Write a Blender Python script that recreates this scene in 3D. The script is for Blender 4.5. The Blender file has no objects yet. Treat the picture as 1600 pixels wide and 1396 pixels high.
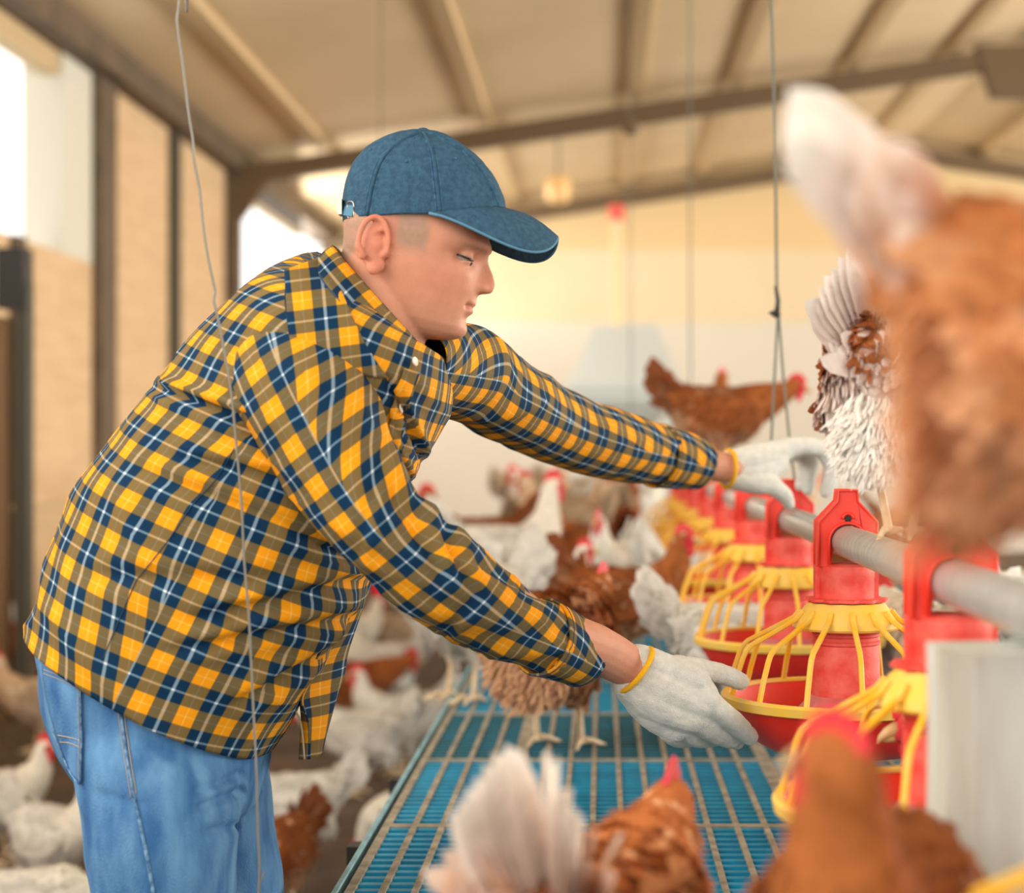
import bpy, bmesh, math, random
from mathutils import Vector, Matrix, noise
from mathutils.bvhtree import BVHTree
random.seed(7)
PI = math.pi
C = bpy.context.scene.collection
SC = bpy.context.scene
# ------------------------------------------------------------------ camera
CAMZ = 1.25          # eye height; the barn runs along +Y, the camera stands at x = 0, y = 0
F = 2840.0           # focal length in pixels of the 1600 px frame
VX, VY = 940.0, 697.0
cam_d = bpy.data.cameras.new('camera')
cam = bpy.data.objects.new('camera', cam_d); C.objects.link(cam)
cam.location = (0, 0, CAMZ); cam.rotation_euler = (PI/2, 0, 0)
cam_d.sensor_width = 36; cam_d.lens = 36*F/1600
cam_d.shift_x = -(VX-800)/1600; cam_d.shift_y = 0.0
cam_d.clip_start = 0.05; cam_d.clip_end = 200
cam_d.dof.use_dof = True; cam_d.dof.focus_distance = 2.33; cam_d.dof.aperture_fstop = 3.1
SC.camera = cam
# ------------------------------------------------------------------ sky, daylight, exposure
w = bpy.data.worlds.new('sky'); SC.world = w; w.use_nodes = True
bg = w.node_tree.nodes['Background']; bg.inputs[0].default_value = (1.0, 0.97, 0.92, 1); bg.inputs[1].default_value = 1.5
def area(name, loc, target, sx, sy, power, col):
    l = bpy.data.lights.new(name, 'AREA'); l.shape = 'RECTANGLE'; l.size = sx; l.size_y = sy
    l.energy = power; l.color = col
    o = bpy.data.objects.new(name, l); C.objects.link(o); o.location = loc
    o.rotation_euler = (Vector(target)-Vector(loc)).to_track_quat('-Z', 'Y').to_euler()
    return o
area('daylight_left_openings', (-3.1, 1.2, 2.9), (0.2, 2.6, 0.9), 5.0, 2.4, 165, (1.0, 0.95, 0.88))
area('added_fill_behind_camera', (1.2, -3.2, 2.6), (0.2, 4.0, 0.9), 6.0, 3.0, 62, (1.0, 0.96, 0.9))  # soft fill added behind the camera, its source unseen
area('added_fill_right', (10.6, 11.0, 2.3), (-1.5, 12.0, 3.9), 20.0, 2.6, 1600, (1.0, 0.94, 0.85))  # unseen fill added on the right, tilted up to brighten roof and background
area('daylight_far_left_opening', (-3.2, 19.0, 3.2), (4.0, 20.0, 2.6), 4.6, 1.3, 150, (1.0, 0.95, 0.88))
SC.view_settings.view_transform = 'Standard'; SC.view_settings.look = 'None'
SC.view_settings.gamma = 1; SC.view_settings.use_curve_mapping = False
SC.view_settings.exposure = 0.35
SC.cycles.use_denoising = True
SC.cycles.max_bounces = 7; SC.cycles.diffuse_bounces = 4; SC.cycles.glossy_bounces = 3
SC.cycles.transparent_max_bounces = 4
SC.cycles.caustics_reflective = False; SC.cycles.caustics_refractive = False
SC.cycles.sample_clamp_indirect = 6
# ------------------------------------------------------------------ helpers
def P(px, py, y):
    "world point seen at pixel (px, py) of the photograph at depth y"
    return Vector(((px-VX)/F*y, y, CAMZ-(py-VY)/F*y))
def lin(r, g, b):
    f = lambda c: c/12.92 if c <= .04045 else ((c+.055)/1.055)**2.4
    return (f(r/255), f(g/255), f(b/255), 1)
def crom(pts, n):
    "Catmull-Rom through tuples, n samples"
    m = len(pts)-1; out = []
    for i in range(n):
        t = i/(n-1)*m; k = min(int(t), m-1); u = t-k
        p0 = pts[max(k-1, 0)]; p1 = pts[k]; p2 = pts[k+1]; p3 = pts[min(k+2, m)]
        out.append(tuple(.5*((2*b)+(c-a)*u+(2*a-5*b+4*c-d)*u*u+(-a+3*b-3*c+d)*u**3) for a, b, c, d in zip(p0, p1, p2, p3)))
    return out
def interp(tab, x):
    "piecewise linear table [(x, v), ...]"
    if x <= tab[0][0]: return tab[0][1]
    for (a, va), (b, vb) in zip(tab, tab[1:]):
        if x <= b: return va+(vb-va)*(x-a)/(b-a)
    return tab[-1][1]
def sm(x, a, b):
    t = max(0, min(1, (x-a)/(b-a))); return t*t*(3-2*t)
def tag(o, label=None, cat=None, group=None, kind=None):
    if label: o['label'] = label
    if cat: o['category'] = cat
    if group: o['group'] = group
    if kind: o['kind'] = kind
    return o
def empty(name, loc, rz=0, **k):
    o = bpy.data.objects.new(name, None); C.objects.link(o); o.location = loc; o.rotation_euler = (0, 0, rz)
    o.empty_display_size = .05
    return tag(o, **k)
def link_mesh(name, me, m, parent=None, smooth=True):
    o = bpy.data.objects.new(name, me); C.objects.link(o)
    if m is not None and not me.materials: me.materials.append(m)
    if smooth:
        for p in me.polygons: p.use_smooth = True
    if parent is not None:
        o.parent = parent
    return o
def obj(name, bm, m, parent=None, smooth=False, world=False):
    "ONE mesh object; world=True: bm is in world space though the parent is moved"
    if world and parent is not None:
        inv = Matrix.LocRotScale(parent.location, parent.rotation_euler, None).inverted()
        bmesh.ops.transform(bm, matrix=inv, verts=bm.verts)
    bmesh.ops.recalc_face_normals(bm, faces=bm.faces)
    me = bpy.data.meshes.new(name); bm.to_mesh(me); bm.free()
    o = link_mesh(name, me, m, parent, False)
    if smooth:
        for p in me.polygons: p.use_smooth = True
        if smooth == 'auto':
            e = o.modifiers.new('edge_split', 'EDGE_SPLIT'); e.split_angle = math.radians(35)
    return o
def add_box(bm, x0, x1, y0, y1, z0, z1, rot=None):
    vs = [bm.verts.new((x, y, z)) for x in (x0, x1) for y in (y0, y1) for z in (z0, z1)]
    for f in ((0, 1, 3, 2), (4, 6, 7, 5), (0, 4, 5, 1), (2, 3, 7, 6), (0, 2, 6, 4), (1, 5, 7, 3)):
        bm.faces.new([vs[i] for i in f])
    return vs
def add_tube(bm, pts, r, n=8, cap=True):
    "tube along points; r a number or a list"
    pts = [Vector(p) for p in pts]
    if not isinstance(r, (list, tuple)): r = [r]*len(pts)
    rings = []; ref = None
    for i, p in enumerate(pts):
        d = (pts[min(i+1, len(pts)-1)]-pts[max(i-1, 0)]).normalized()
        if ref is None:
            ref = d.orthogonal().normalized()
        ref = (ref-d*ref.dot(d)).normalized(); b = d.cross(ref)
        rings.append([bm.verts.new(p+(ref*math.cos(a)+b*math.sin(a))*r[i]) for a in [2*PI*k/n for k in range(n)]])
    for a, b in zip(rings, rings[1:]):
        for k in range(n): bm.faces.new((a[k], a[(k+1) % n], b[(k+1) % n], b[k]))
    if cap: bm.faces.new(rings[0][::-1]); bm.faces.new(rings[-1])
def add_bar(bm, pts, wd, th, up=Vector((0, 0, 1))):
    "flat bar: wd across, th thick"
    pts = [Vector(p) for p in pts]; rings = []
    for i, p in enumerate(pts):
        d = (pts[min(i+1, len(pts)-1)]-pts[max(i-1, 0)]).normalized()
        s = d.cross(up).normalized(); n = s.cross(d)
        rings.append([bm.verts.new(p+s*a*wd/2+n*b*th/2) for a, b in ((-1, -1), (1, -1), (1, 1), (-1, 1))])
    for a, b in zip(rings, rings[1:]):
        for k in range(4): bm.faces.new((a[k], a[(k+1) % 4], b[(k+1) % 4], b[k]))
    bm.faces.new(rings[0][::-1]); bm.faces.new(rings[-1])
def add_lathe(bm, prof, n=48, c=(0, 0, 0), wob=0, close=False):
    rings = []
    for r, z in prof:
        rings.append([bm.verts.new((c[0]+r*math.cos(2*PI*k/n), c[1]+r*math.sin(2*PI*k/n), c[2]+z)) for k in range(n)])
    pr = list(zip(rings, rings[1:]))
    if close: pr.append((rings[-1], rings[0]))
    for a, b in pr:
        for k in range(n): bm.faces.new((a[k], a[(k+1) % n], b[(k+1) % n], b[k]))
    return rings
def add_ball(bm, c, rx, ry=None, rz=None, rot=None, nu=16, nv=10):
    ry = ry or rx; rz = rz or rx; c = Vector(c)
    f_ = (lambda v: c+(rot @ v)) if rot is not None else (lambda v: c+v)
    top = bm.verts.new(f_(Vector((0, 0, rz)))); bot = bm.verts.new(f_(Vector((0, 0, -rz)))); R = []
    for j in range(1, nv):
        t = PI*j/nv; R.append([bm.verts.new(f_(Vector((rx*math.sin(t)*math.cos(2*PI*k/nu), ry*math.sin(t)*math.sin(2*PI*k/nu), rz*math.cos(t))))) for k in range(nu)])
    for k in range(nu):
        bm.faces.new((top, R[0][k], R[0][(k+1) % nu])); bm.faces.new((bot, R[-1][(k+1) % nu], R[-1][k]))
    for a, b in zip(R, R[1:]):
        for k in range(nu): bm.faces.new((a[k], b[k], b[(k+1) % nu], a[(k+1) % nu]))
def add_capsule(bm, p0, p1, r0, r1=None, n=12):
    "round-ended tapered capsule as one closed surface"
    p0 = Vector(p0); p1 = Vector(p1); r1 = r1 or r0; d = p1-p0
    d = d.normalized() if d.length > 1e-6 else Vector((0, 0, 1)); u = d.orthogonal().normalized(); w_ = d.cross(u); R = []
    for c, r, js in ((p0, r0, (-72, -48, -24, 0)), (p1, r1, (0, 24, 48, 72))):
        for j in js:
            q = c+d*(r*math.sin(math.radians(j))); rr = r*math.cos(math.radians(j))
            R.append([bm.verts.new(q+(u*math.cos(a)+w_*math.sin(a))*rr) for a in [2*PI*k/n for k in range(n)]])
    for a, b in zip(R, R[1:]):
        for k in range(n): bm.faces.new((a[k], a[(k+1) % n], b[(k+1) % n], b[k]))
    bm.faces.new(R[0][::-1]); bm.faces.new(R[-1])
def add_chain(bm, pts, rs, n=12):
    for i in range(len(pts)-1): add_capsule(bm, pts[i], pts[i+1], rs[i], rs[i+1], n)
def add_prism(bm, poly, y0, y1):
    "polygon in XZ pushed along Y"
    a = [bm.verts.new((x, y0, z)) for x, z in poly]; b = [bm.verts.new((x, y1, z)) for x, z in poly]
    bm.faces.new(a); bm.faces.new(b[::-1]); n = len(poly)
    for k in range(n): bm.faces.new((a[k], a[(k+1) % n], b[(k+1) % n], b[k]))
def skin_loft(bm, rings, cap0=True, cap1=True, uvl=None, us=None, vs=None):
    "closed rings of points -> quads; optional uv in metres"
    R = [[bm.verts.new(p) for p in r] for r in rings]; n = len(R[0])
    for i in range(len(R)-1):
        for k in range(n):
            f = bm.faces.new((R[i][k], R[i][(k+1) % n], R[i+1][(k+1) % n], R[i+1][k]))
            if uvl is not None:
                uu = ((i, k), (i, k+1), (i+1, k+1), (i+1, k))
                for l, (a, b) in zip(f.loops, uu): l[uvl].uv = (us[a][b], vs[a][b])
    if cap0: bm.faces.new(R[0][::-1])
    if cap1: bm.faces.new(R[-1])
    return R
def remeshed(bm, voxel, smooth=2, name='m', fac=.5):
    "fuse overlapping shapes of bm into one continuous surface and return the mesh"
    me = bpy.data.meshes.new(name+'_src'); bmesh.ops.recalc_face_normals(bm, faces=bm.faces)
    bm.to_mesh(me); bm.free()
    ts = bpy.data.scenes.new('scratch')
    o = bpy.data.objects.new(name+'_src', me); ts.collection.objects.link(o)
    r = o.modifiers.new('r', 'REMESH'); r.mode = 'VOXEL'; r.voxel_size = voxel; r.adaptivity = 0
    if smooth:
        s = o.modifiers.new('s', 'SMOOTH'); s.iterations = smooth; s.factor = fac
    with bpy.context.temp_override(scene=ts, view_layer=ts.view_layers[0]):
        dg = bpy.context.evaluated_depsgraph_get()
    out = bpy.data.meshes.new_from_object(o.evaluated_get(dg))
    out.name = name
    bpy.data.objects.remove(o); bpy.data.meshes.remove(me); bpy.data.scenes.remove(ts)
    return out
def set_col(me, fn):
    ca = me.color_attributes.new('Col', 'FLOAT_COLOR', 'POINT')
    buf = []
    for v in me.vertices: buf.extend(fn(v.co, v.normal))
    ca.data.foreach_set('color', buf)
def bvh_of(me):
    return BVHTree.FromPolygons([v.co for v in me.vertices], [p.vertices[:] for p in me.polygons])
CAM = Vector((0, 0, CAMZ))
def proj(bvh, px, py, off=.0015):
    "point of a surface that lies behind pixel (px, py); off = lift along the normal"
    d = P(px, py, 1)-CAM; h = bvh.ray_cast(CAM, d.normalized())
    if h[0] is None:
        q = bvh.find_nearest(P(px, py, 2.2)); return q[0]+q[1]*off, q[1]
    n = h[1] if h[1].dot(d) < 0 else -h[1]
    return h[0]+n*off, n
# ------------------------------------------------------------------ materials
def mat(name, col, rough=.6, metal=0, bump=0, bscale=60, var=0, vscale=8, col2=None, spec=.5, sss=0, stretch=None, coord='Object', trans=0):
    m = bpy.data.materials.new(name); m.use_nodes = True; nt = m.node_tree; N = nt.nodes; L = nt.links
    b = N['Principled BSDF']; b.inputs['Base Color'].default_value = col; b.inputs['Roughness'].default_value = rough
    b.inputs['Metallic'].default_value = metal; b.inputs['Specular IOR Level'].default_value = spec
    if sss:
        b.inputs['Subsurface Weight'].default_value = sss; b.inputs['Subsurface Radius'].default_value = (1, .35, .2); b.inputs['Subsurface Scale'].default_value = .008
    tc = N.new('ShaderNodeTexCoord'); src = tc.outputs[coord]
    if stretch:
        mp = N.new('ShaderNodeMapping'); mp.inputs['Scale'].default_value = stretch; L.new(src, mp.inputs[0]); src = mp.outputs[0]
    if var or col2:
        n = N.new('ShaderNodeTexNoise'); n.inputs['Scale'].default_value = vscale; n.inputs['Detail'].default_value = 5; L.new(src, n.inputs['Vector'])
        r = N.new('ShaderNodeValToRGB'); r.color_ramp.elements[0].position = .35; r.color_ramp.elements[1].position = .68
        c2 = col2 or tuple(min(1, c*(1+var)) for c in col[:3])+(1,)
        c1 = col if col2 else tuple(c*(1-var) for c in col[:3])+(1,)
        r.color_ramp.elements[0].color = c1; r.color_ramp.elements[1].color = c2
        L.new(n.outputs['Fac'], r.inputs[0]); L.new(r.outputs[0], b.inputs['Base Color'])
    if bump:
        n = N.new('ShaderNodeTexNoise'); n.inputs['Scale'].default_value = bscale; n.inputs['Detail'].default_value = 4; L.new(src, n.inputs['Vector'])
        bp = N.new('ShaderNodeBump'); bp.inputs['Strength'].default_value = bump; bp.inputs['Distance'].default_value = .004
        L.new(n.outputs['Fac'], bp.inputs['Height']); L.new(bp.outputs[0], b.inputs['Normal'])
    return m
def attr_mat(name, rough=.8, bump=0, bscale=200, sss=0, spec=.3, var=.12, vscale=40, trans=0):
    m = mat(name, (1, 1, 1, 1), rough, bump=bump, bscale=bscale, sss=sss, spec=spec)
    nt = m.node_tree; N = nt.nodes; L = nt.links; b = N['Principled BSDF']
    a = N.new('ShaderNodeAttribute'); a.attribute_name = 'Col'
    n = N.new('ShaderNodeTexNoise'); n.inputs['Scale'].default_value = vscale
    tc = N.new('ShaderNodeTexCoord'); L.new(tc.outputs['Object'], n.inputs['Vector'])
    mr = N.new('ShaderNodeMapRange'); mr.inputs['From Min'].default_value = .3; mr.inputs['From Max'].default_value = .7
    mr.inputs['To Min'].default_value = 1-var; mr.inputs['To Max'].default_value = 1+var; L.new(n.outputs['Fac'], mr.inputs[0])
    v = N.new('ShaderNodeVectorMath'); v.operation = 'SCALE'; L.new(a.outputs['Color'], v.inputs[0]); L.new(mr.outputs[0], v.inputs['Scale'])
    L.new(v.outputs[0], b.inputs['Base Color'])
    if trans:      # thin feathers let light through
        tr = N.new('ShaderNodeBsdfTranslucent'); L.new(v.outputs[0], tr.inputs['Color'])
        mx = N.new('ShaderNodeMixShader'); mx.inputs[0].default_value = trans
        L.new(b.outputs[0], mx.inputs[1]); L.new(tr.outputs[0], mx.inputs[2]); L.new(mx.outputs[0], N['Material Output'].inputs['Surface'])
    return m
def mth(nt, op, a, b=None, c=None):
    n = nt.nodes.new('ShaderNodeMath'); n.operation = op
    for i, x in enumerate((a, b, c)):
        if x is None: continue
        if hasattr(x, 'links') or hasattr(x, 'is_linked'): nt.links.new(x, n.inputs[i])
        else: n.inputs[i].default_value = x
    return n.outputs[0]
def mixc(nt, f, a, b):
    n = nt.nodes.new('ShaderNodeMix'); n.data_type = 'RGBA'
    for i, x in ((0, f), (6, a), (7, b)):
        if isinstance(x, (tuple, float, int)): n.inputs[i].default_value = x
        else: nt.links.new(x, n.inputs[i])
    return n.outputs[2]
def plaid_mat():
    m = bpy.data.materials.new('plaid_flannel'); m.use_nodes = True; nt = m.node_tree; N = nt.nodes; L = nt.links
    b = N['Principled BSDF']; b.inputs['Roughness'].default_value = .85; b.inputs['Specular IOR Level'].default_value = .2
    uv = N.new('ShaderNodeUVMap'); sep = N.new('ShaderNodeSeparateXYZ'); L.new(uv.outputs[0], sep.inputs[0])
    sr = lambda r, g, b_: (r/255, g/255, b_/255, 1)
    NAVY = sr(8, 48, 76); YEL = sr(234, 152, 24); WHT = sr(222, 230, 236); PALE = sr(240, 206, 150)   # mixed as the eye mixes threads, linearised below
    def band(c, P_, thick):
        f = mth(nt, 'FRACT', mth(nt, 'DIVIDE', c, P_))
        def within(mid, hw):      # 1 inside
            d = mth(nt, 'ABSOLUTE', mth(nt, 'SUBTRACT', f, mid))
            mr = N.new('ShaderNodeMapRange'); L.new(d, mr.inputs[0]); mr.inputs[1].default_value = hw+.012; mr.inputs[2].default_value = hw-.012
            return mr.outputs[0]
        col = mixc(nt, within(.5, .222), NAVY, YEL)
        e = mth(nt, 'MAXIMUM', within(0, .035*thick), within(1, .035*thick))
        col = mixc(nt, mth(nt, 'MULTIPLY', e, .95), col, WHT)
        col = mixc(nt, mth(nt, 'MULTIPLY', within(.5, .013), .8), col, PALE)
        return col, within(.5, .222)
    (wp, my), (wf, mx_) = band(sep.outputs[0], .0525, 1.1), band(sep.outputs[1], .0515, .7)
    # twill: warp and weft threads alternate along fine diagonals
    tw = mth(nt, 'FRACT', mth(nt, 'MULTIPLY', mth(nt, 'ADD', sep.outputs[0], sep.outputs[1]), 900.))
    fac = mth(nt, 'ADD', mth(nt, 'MULTIPLY', mth(nt, 'GREATER_THAN', tw, .5), .16), .38)
    c = mixc(nt, fac, wp, wf)
    xr = mth(nt, 'MULTIPLY', mth(nt, 'ABSOLUTE', mth(nt, 'SUBTRACT', my, mx_)), .38)
    c = mixc(nt, xr, c, sr(92, 84, 76))
    gm = N.new('ShaderNodeGamma'); gm.inputs[1].default_value = 2.2; L.new(c, gm.inputs[0]); c = gm.outputs[0]
    n = N.new('ShaderNodeTexNoise'); n.inputs['Scale'].default_value = 9; L.new(uv.outputs[0], n.inputs['Vector'])
    mr = N.new('ShaderNodeMapRange'); L.new(n.outputs[0], mr.inputs[0]); mr.inputs[3].default_value = .93; mr.inputs[4].default_value = 1.08
    v = N.new('ShaderNodeVectorMath'); v.operation = 'SCALE'; L.new(c, v.inputs[0]); L.new(mr.outputs[0], v.inputs['Scale'])
    L.new(v.outputs[0], b.inputs['Base Color'])
    n2 = N.new('ShaderNodeTexNoise'); n2.inputs['Scale'].default_value = 14; n2.inputs['Detail'].default_value = 3
    L.new(uv.outputs[0], n2.inputs['Vector'])
    bp = N.new('ShaderNodeBump'); bp.inputs['Strength'].default_value = .35; bp.inputs['Distance'].default_value = .012
    L.new(n2.outputs[0], bp.inputs['Height']); L.new(bp.outputs[0], b.inputs['Normal'])
    return m
M = {}
M['plaid'] = plaid_mat()
M['denim'] = mat('faded_denim', lin(54, 104, 158), .8, bump=.6, bscale=800, col2=lin(102, 152, 196), vscale=30, spec=.25, stretch=(1, 1, .35))
M['denim_seam'] = mat('denim_seam', lin(52, 92, 140), .8, bump=.3, bscale=600, col2=lin(130, 172, 205), vscale=120, spec=.2)
M['stitch'] = mat('tan_stitching', lin(176, 160, 132), .8)
M['navy_stitch'] = mat('navy_stitching', lin(24, 54, 84), .8)
M['cap'] = mat('washed_blue_cotton', lin(44, 76, 100), .85, bump=.5, bscale=420, col2=lin(57, 94, 119), vscale=150, spec=.2)
M['cap_seam'] = mat('cap_seam', lin(38, 72, 102), .85, col2=lin(78, 122, 150), vscale=150, spec=.2)
M['cap_edge'] = mat('cap_edge', lin(86, 132, 160), .85, spec=.2)
M['skin'] = attr_mat('skin', .55, bump=.12, bscale=400, sss=.15, spec=.3, var=.05, vscale=60)
M['eye'] = mat('eyeball', lin(150, 130, 118), .2)
M['iris'] = mat('iris', lin(38, 30, 24), .2)
M['glove'] = mat('knitted_cotton', lin(240, 241, 234), .95, bump=.9, bscale=700, var=.06, vscale=90, spec=.1)
M['glove_cuff'] = mat('yellow_glove_hem', lin(248, 186, 12), .8, bump=.5, bscale=500)
M['brass'] = mat('dark_brass', lin(92, 74, 50), .35, metal=1)
M['steel'] = mat('buckle_steel', lin(170, 168, 160), .3, metal=1)
M['button'] = mat('shirt_button', lin(214, 206, 190), .35)
M['pipe'] = mat('galvanised_steel', lin(168, 180, 182), .36, metal=.45, bump=.12, bscale=60, col2=lin(204, 212, 212), vscale=30, stretch=(1, 9, 1))
M['red'] = mat('red_plastic', lin(238, 52, 34), .38, bump=.08, bscale=80, col2=lin(244, 74, 54), vscale=18)
M['red_dusty'] = mat('dusty_red_plastic', lin(226, 62, 50), .6, bump=.15, bscale=200, col2=lin(238, 108, 94), vscale=40)
M['pan_red'] = mat('red_pan_plastic', lin(226, 34, 16), .4, bump=.05, bscale=200, col2=lin(228, 48, 32), vscale=25)
M['pink'] = mat('dusty_cone', lin(206, 130, 128), .7, col2=lin(190, 96, 96), vscale=30)
M['yellow'] = mat('yellow_plastic', lin(248, 186, 20), .42, col2=lin(238, 200, 92), vscale=40)
M['yellow_dusty'] = mat('dusty_yellow_plastic', lin(232, 198, 108), .6, col2=lin(246, 196, 60), vscale=25)
M['feed'] = mat('feed_mash', lin(92, 74, 50), .95, bump=1, bscale=150, col2=lin(60, 46, 32), vscale=80)
M['slat_blue'] = mat('blue_slat_plastic', lin(0, 132, 176), .45, col2=lin(12, 158, 204), vscale=14)
M['slat_teal'] = mat('teal_slat_plastic', lin(8, 112, 140), .55, col2=lin(18, 92, 106), vscale=16)
M['slat_dust'] = mat('dusty_rib', lin(168, 160, 142), .9, col2=lin(122, 116, 100), vscale=30)
M['slat_edge'] = mat('pale_blue_edge', lin(138, 190, 204), .6, col2=lin(112, 150, 160), vscale=20)
M['black'] = mat('black_plastic', lin(24, 24, 22), .5)
M['wire'] = mat('dull_wire', lin(128, 126, 118), .5, metal=.5)
M['cord'] = mat('grey_cord', lin(110, 112, 100), .8)
M['post'] = mat('limed_timber', lin(206, 212, 206), .85, bump=.4, bscale=20, col2=lin(160, 152, 134), vscale=6, stretch=(3, 3, .4))
M['litter'] = mat('litter', lin(96, 76, 58), .98, bump=1, bscale=12, col2=lin(66, 50, 38), vscale=3)
M['feather'] = attr_mat('feather', .8, spec=.15, var=.10, vscale=70)
M['plume'] = attr_mat('plume', .8, spec=.15, var=.08, vscale=70, trans=.42)
M['scale_skin'] = mat('leg_scales', lin(232, 214, 178), .55, bump=.5, bscale=250, col2=lin(214, 180, 140), vscale=60)
M['comb'] = mat('comb_red', lin(214, 30, 48), .5, bump=.3, bscale=250, sss=.1)
M['beak'] = mat('beak_horn', lin(206, 170, 120), .45)
M['hen_eye'] = mat('hen_eye', lin(30, 18, 10), .15)
# ------------------------------------------------------------------ the barn
M['pad'] = mat('beige_cooling_pad', lin(220, 188, 148), .9, bump=.6, bscale=30, col2=lin(206, 174, 134), vscale=2.0, stretch=(1, 1, 8))
M['post_brown'] = mat('brown_steel_post', lin(104, 86, 66), .7, col2=lin(84, 70, 54), vscale=4)
M['post_grey'] = mat('grey_post', lin(74, 72, 60), .7)
M['reveal'] = mat('plastered_reveal', lin(212, 208, 192), .9)
M['timber'] = mat('old_timber', lin(134, 104, 72), .85, col2=lin(104, 78, 52), vscale=3, stretch=(4, 4, .6))
M['roof'] = mat('insulated_roof', lin(220, 196, 158), .85, col2=lin(208, 184, 144), vscale=.8)
M['purlin'] = mat('purlin_tape', lin(200, 174, 132), .8)
M['truss'] = mat('brown_truss', lin(104, 84, 58), .7)
M['gable'] = mat('far_wall_glow_yellow', lin(224, 196, 148), .85)  # warm glow on the end wall painted as yellow, cream and pale bands
M['endwall'] = mat('far_wall_glow_cream', lin(226, 210, 176), .85, col2=lin(222, 204, 168), vscale=1)
M['endwall_fade'] = mat('far_wall_glow_fade', lin(216, 210, 196), .85)
def struct(name, bm, m, smooth=False):
    return tag(obj(name, bm, m, smooth=smooth), kind='structure')
XL, XR, XRIDGE = -3.35, 10.75, 3.70
YFAR = 21.9
def roofz(x): return CAMZ+2.63+.149*(x-XL) if x < XRIDGE else CAMZ+2.63+.149*(XRIDGE-XL)-.149*(x-XRIDGE)
bm = bmesh.new(); add_box(bm, XR, XR+.12, -3.5, YFAR, 0, 1.0); struct('wall_right', bm, M['pad'])
# floor of litter, gently uneven
bm = bmesh.new(); nx, ny = 60, 90
g = [[bm.verts.new((XL+.0+(XR-XL)*i/nx, -4+(YFAR+4)*j/ny, .012*noise.noise(Vector((i*.9, j*.9, 0))))) for j in range(ny+1)] for i in range(nx+1)]
for i in range(nx):
    for j in range(ny): bm.faces.new((g[i][j], g[i+1][j], g[i+1][j+1], g[i][j+1]))
struct('floor', bm, M['litter'], True)
# roof: two slopes with thickness
bm = bmesh.new()
add_prism(bm, [(XL-.4, roofz(XL)-.06), (XRIDGE, roofz(XRIDGE)), (XR+.4, roofz(XR)-.06), (XR+.4, roofz(XR)+.06), (XRIDGE, roofz(XRIDGE)+.12), (XL-.4, roofz(XL)+.06)], -3.5, YFAR+.3)
struct('ceiling', bm, M['roof'])
# far gable wall; its band colours imitate warm light fading downward
bm = bmesh.new(); add_box(bm, XL, XR, YFAR, YFAR+.15, 0, 2.75); struct('wall_far', bm, M['endwall_fade'])
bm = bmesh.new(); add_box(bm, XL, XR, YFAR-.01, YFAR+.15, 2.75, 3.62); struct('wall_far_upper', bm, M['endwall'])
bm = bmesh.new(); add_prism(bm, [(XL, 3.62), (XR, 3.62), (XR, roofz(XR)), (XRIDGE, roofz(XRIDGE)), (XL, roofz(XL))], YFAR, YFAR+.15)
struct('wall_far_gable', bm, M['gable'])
# left side wall: pad panels between posts
SILL = CAMZ+1.20; TOP = roofz(XL)-.16
ys = [8.35, 10.35, 12.15, 14.15, 16.2]
bm = bmesh.new(); add_box(bm, XL-.12, XL, -1.5, 11.95, 0, SILL); struct('wall_left_near', bm, M['pad'])
bm = bmesh.new(); add_box(bm, XL-.12, XL, 12.3, 14.1, 0, TOP); struct('wall_left_middle', bm, M['pad'])
bm = bmesh.new(); add_box(bm, XL-.12, XL, 14.1, 16.25, 0, TOP); struct('wall_left_rear', bm, M['pad'])
bm = bmesh.new(); add_box(bm, XL-.12, XL, 16.25, YFAR, 0, SILL); struct('wall_left_far', bm, M['pad'])
bm = bmesh.new(); add_box(bm, XL-.015, XL+.02, 8.5, 16.2, CAMZ-.36, CAMZ-.33); struct('trim_1', bm, M['purlin'])
bm = bmesh.new(); add_box(bm, XL-.25, XL+.0, 11.3, 12.0, SILL, TOP+.05); struct('trim_2', bm, M['reveal'])
n = 3
for (y0, y1, x1, m) in ((11.95, 12.35, XL+.06, 'post_brown'), (14.05, 14.2, XL+.07, 'post_grey'), (16.15, 16.45, XL+.10, 'post_brown'), (10.28, 10.44, XL+.05, 'post_brown')):
    bm = bmesh.new(); add_box(bm, XL-.14, x1, y0, y1, 0, TOP if n != 6 else SILL); struct('trim_%d' % n, bm, M[m]); n += 1
# eaves beam and a pale fascia strip over the opening
bm = bmesh.new(); add_box(bm, XL-.1, XL+.16, -1.5, YFAR, TOP-.02, TOP+.2); struct('trim_7', bm, M['post_brown'])
bm = bmesh.new(); add_box(bm, XL-.14, XL-.02, -1.5, 11.29, TOP-.16, TOP-.02); struct('trim_8', bm, M['purlin'])
# truss beams across, with ridge gussets, and eaves brackets
for k, y in enumerate((16.3, 21.75, 10.85, 5.4)):
    bm = bmesh.new(); d = .17
    add_prism(bm, [(XL, roofz(XL)-.14), (XRIDGE, roofz(XRIDGE)-.1), (XR, roofz(XR)-.14), (XR, roofz(XR)-.14-d), (XRIDGE, roofz(XRIDGE)-.1-d), (XL, roofz(XL)-.14-d)], y-.09, y+.09)
    if k < 1:
        add_prism(bm, [(XRIDGE-.35, roofz(XRIDGE)-.1), (XRIDGE+.35, roofz(XRIDGE)-.1), (XRIDGE+.2, roofz(XRIDGE)-.55), (XRIDGE-.2, roofz(XRIDGE)-.55)], y-.11, y+.11)
    if k < 2: struct('trim_%d' % (9+k), bm, M['truss'])
    else: bm.free()
bm = bmesh.new(); add_prism(bm, [(XL+.06, TOP), (XL+.5, TOP+.07), (XL+.06, TOP-.55)], 16.2, 16.3); struct('trim_13', bm, M['truss'])
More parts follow.
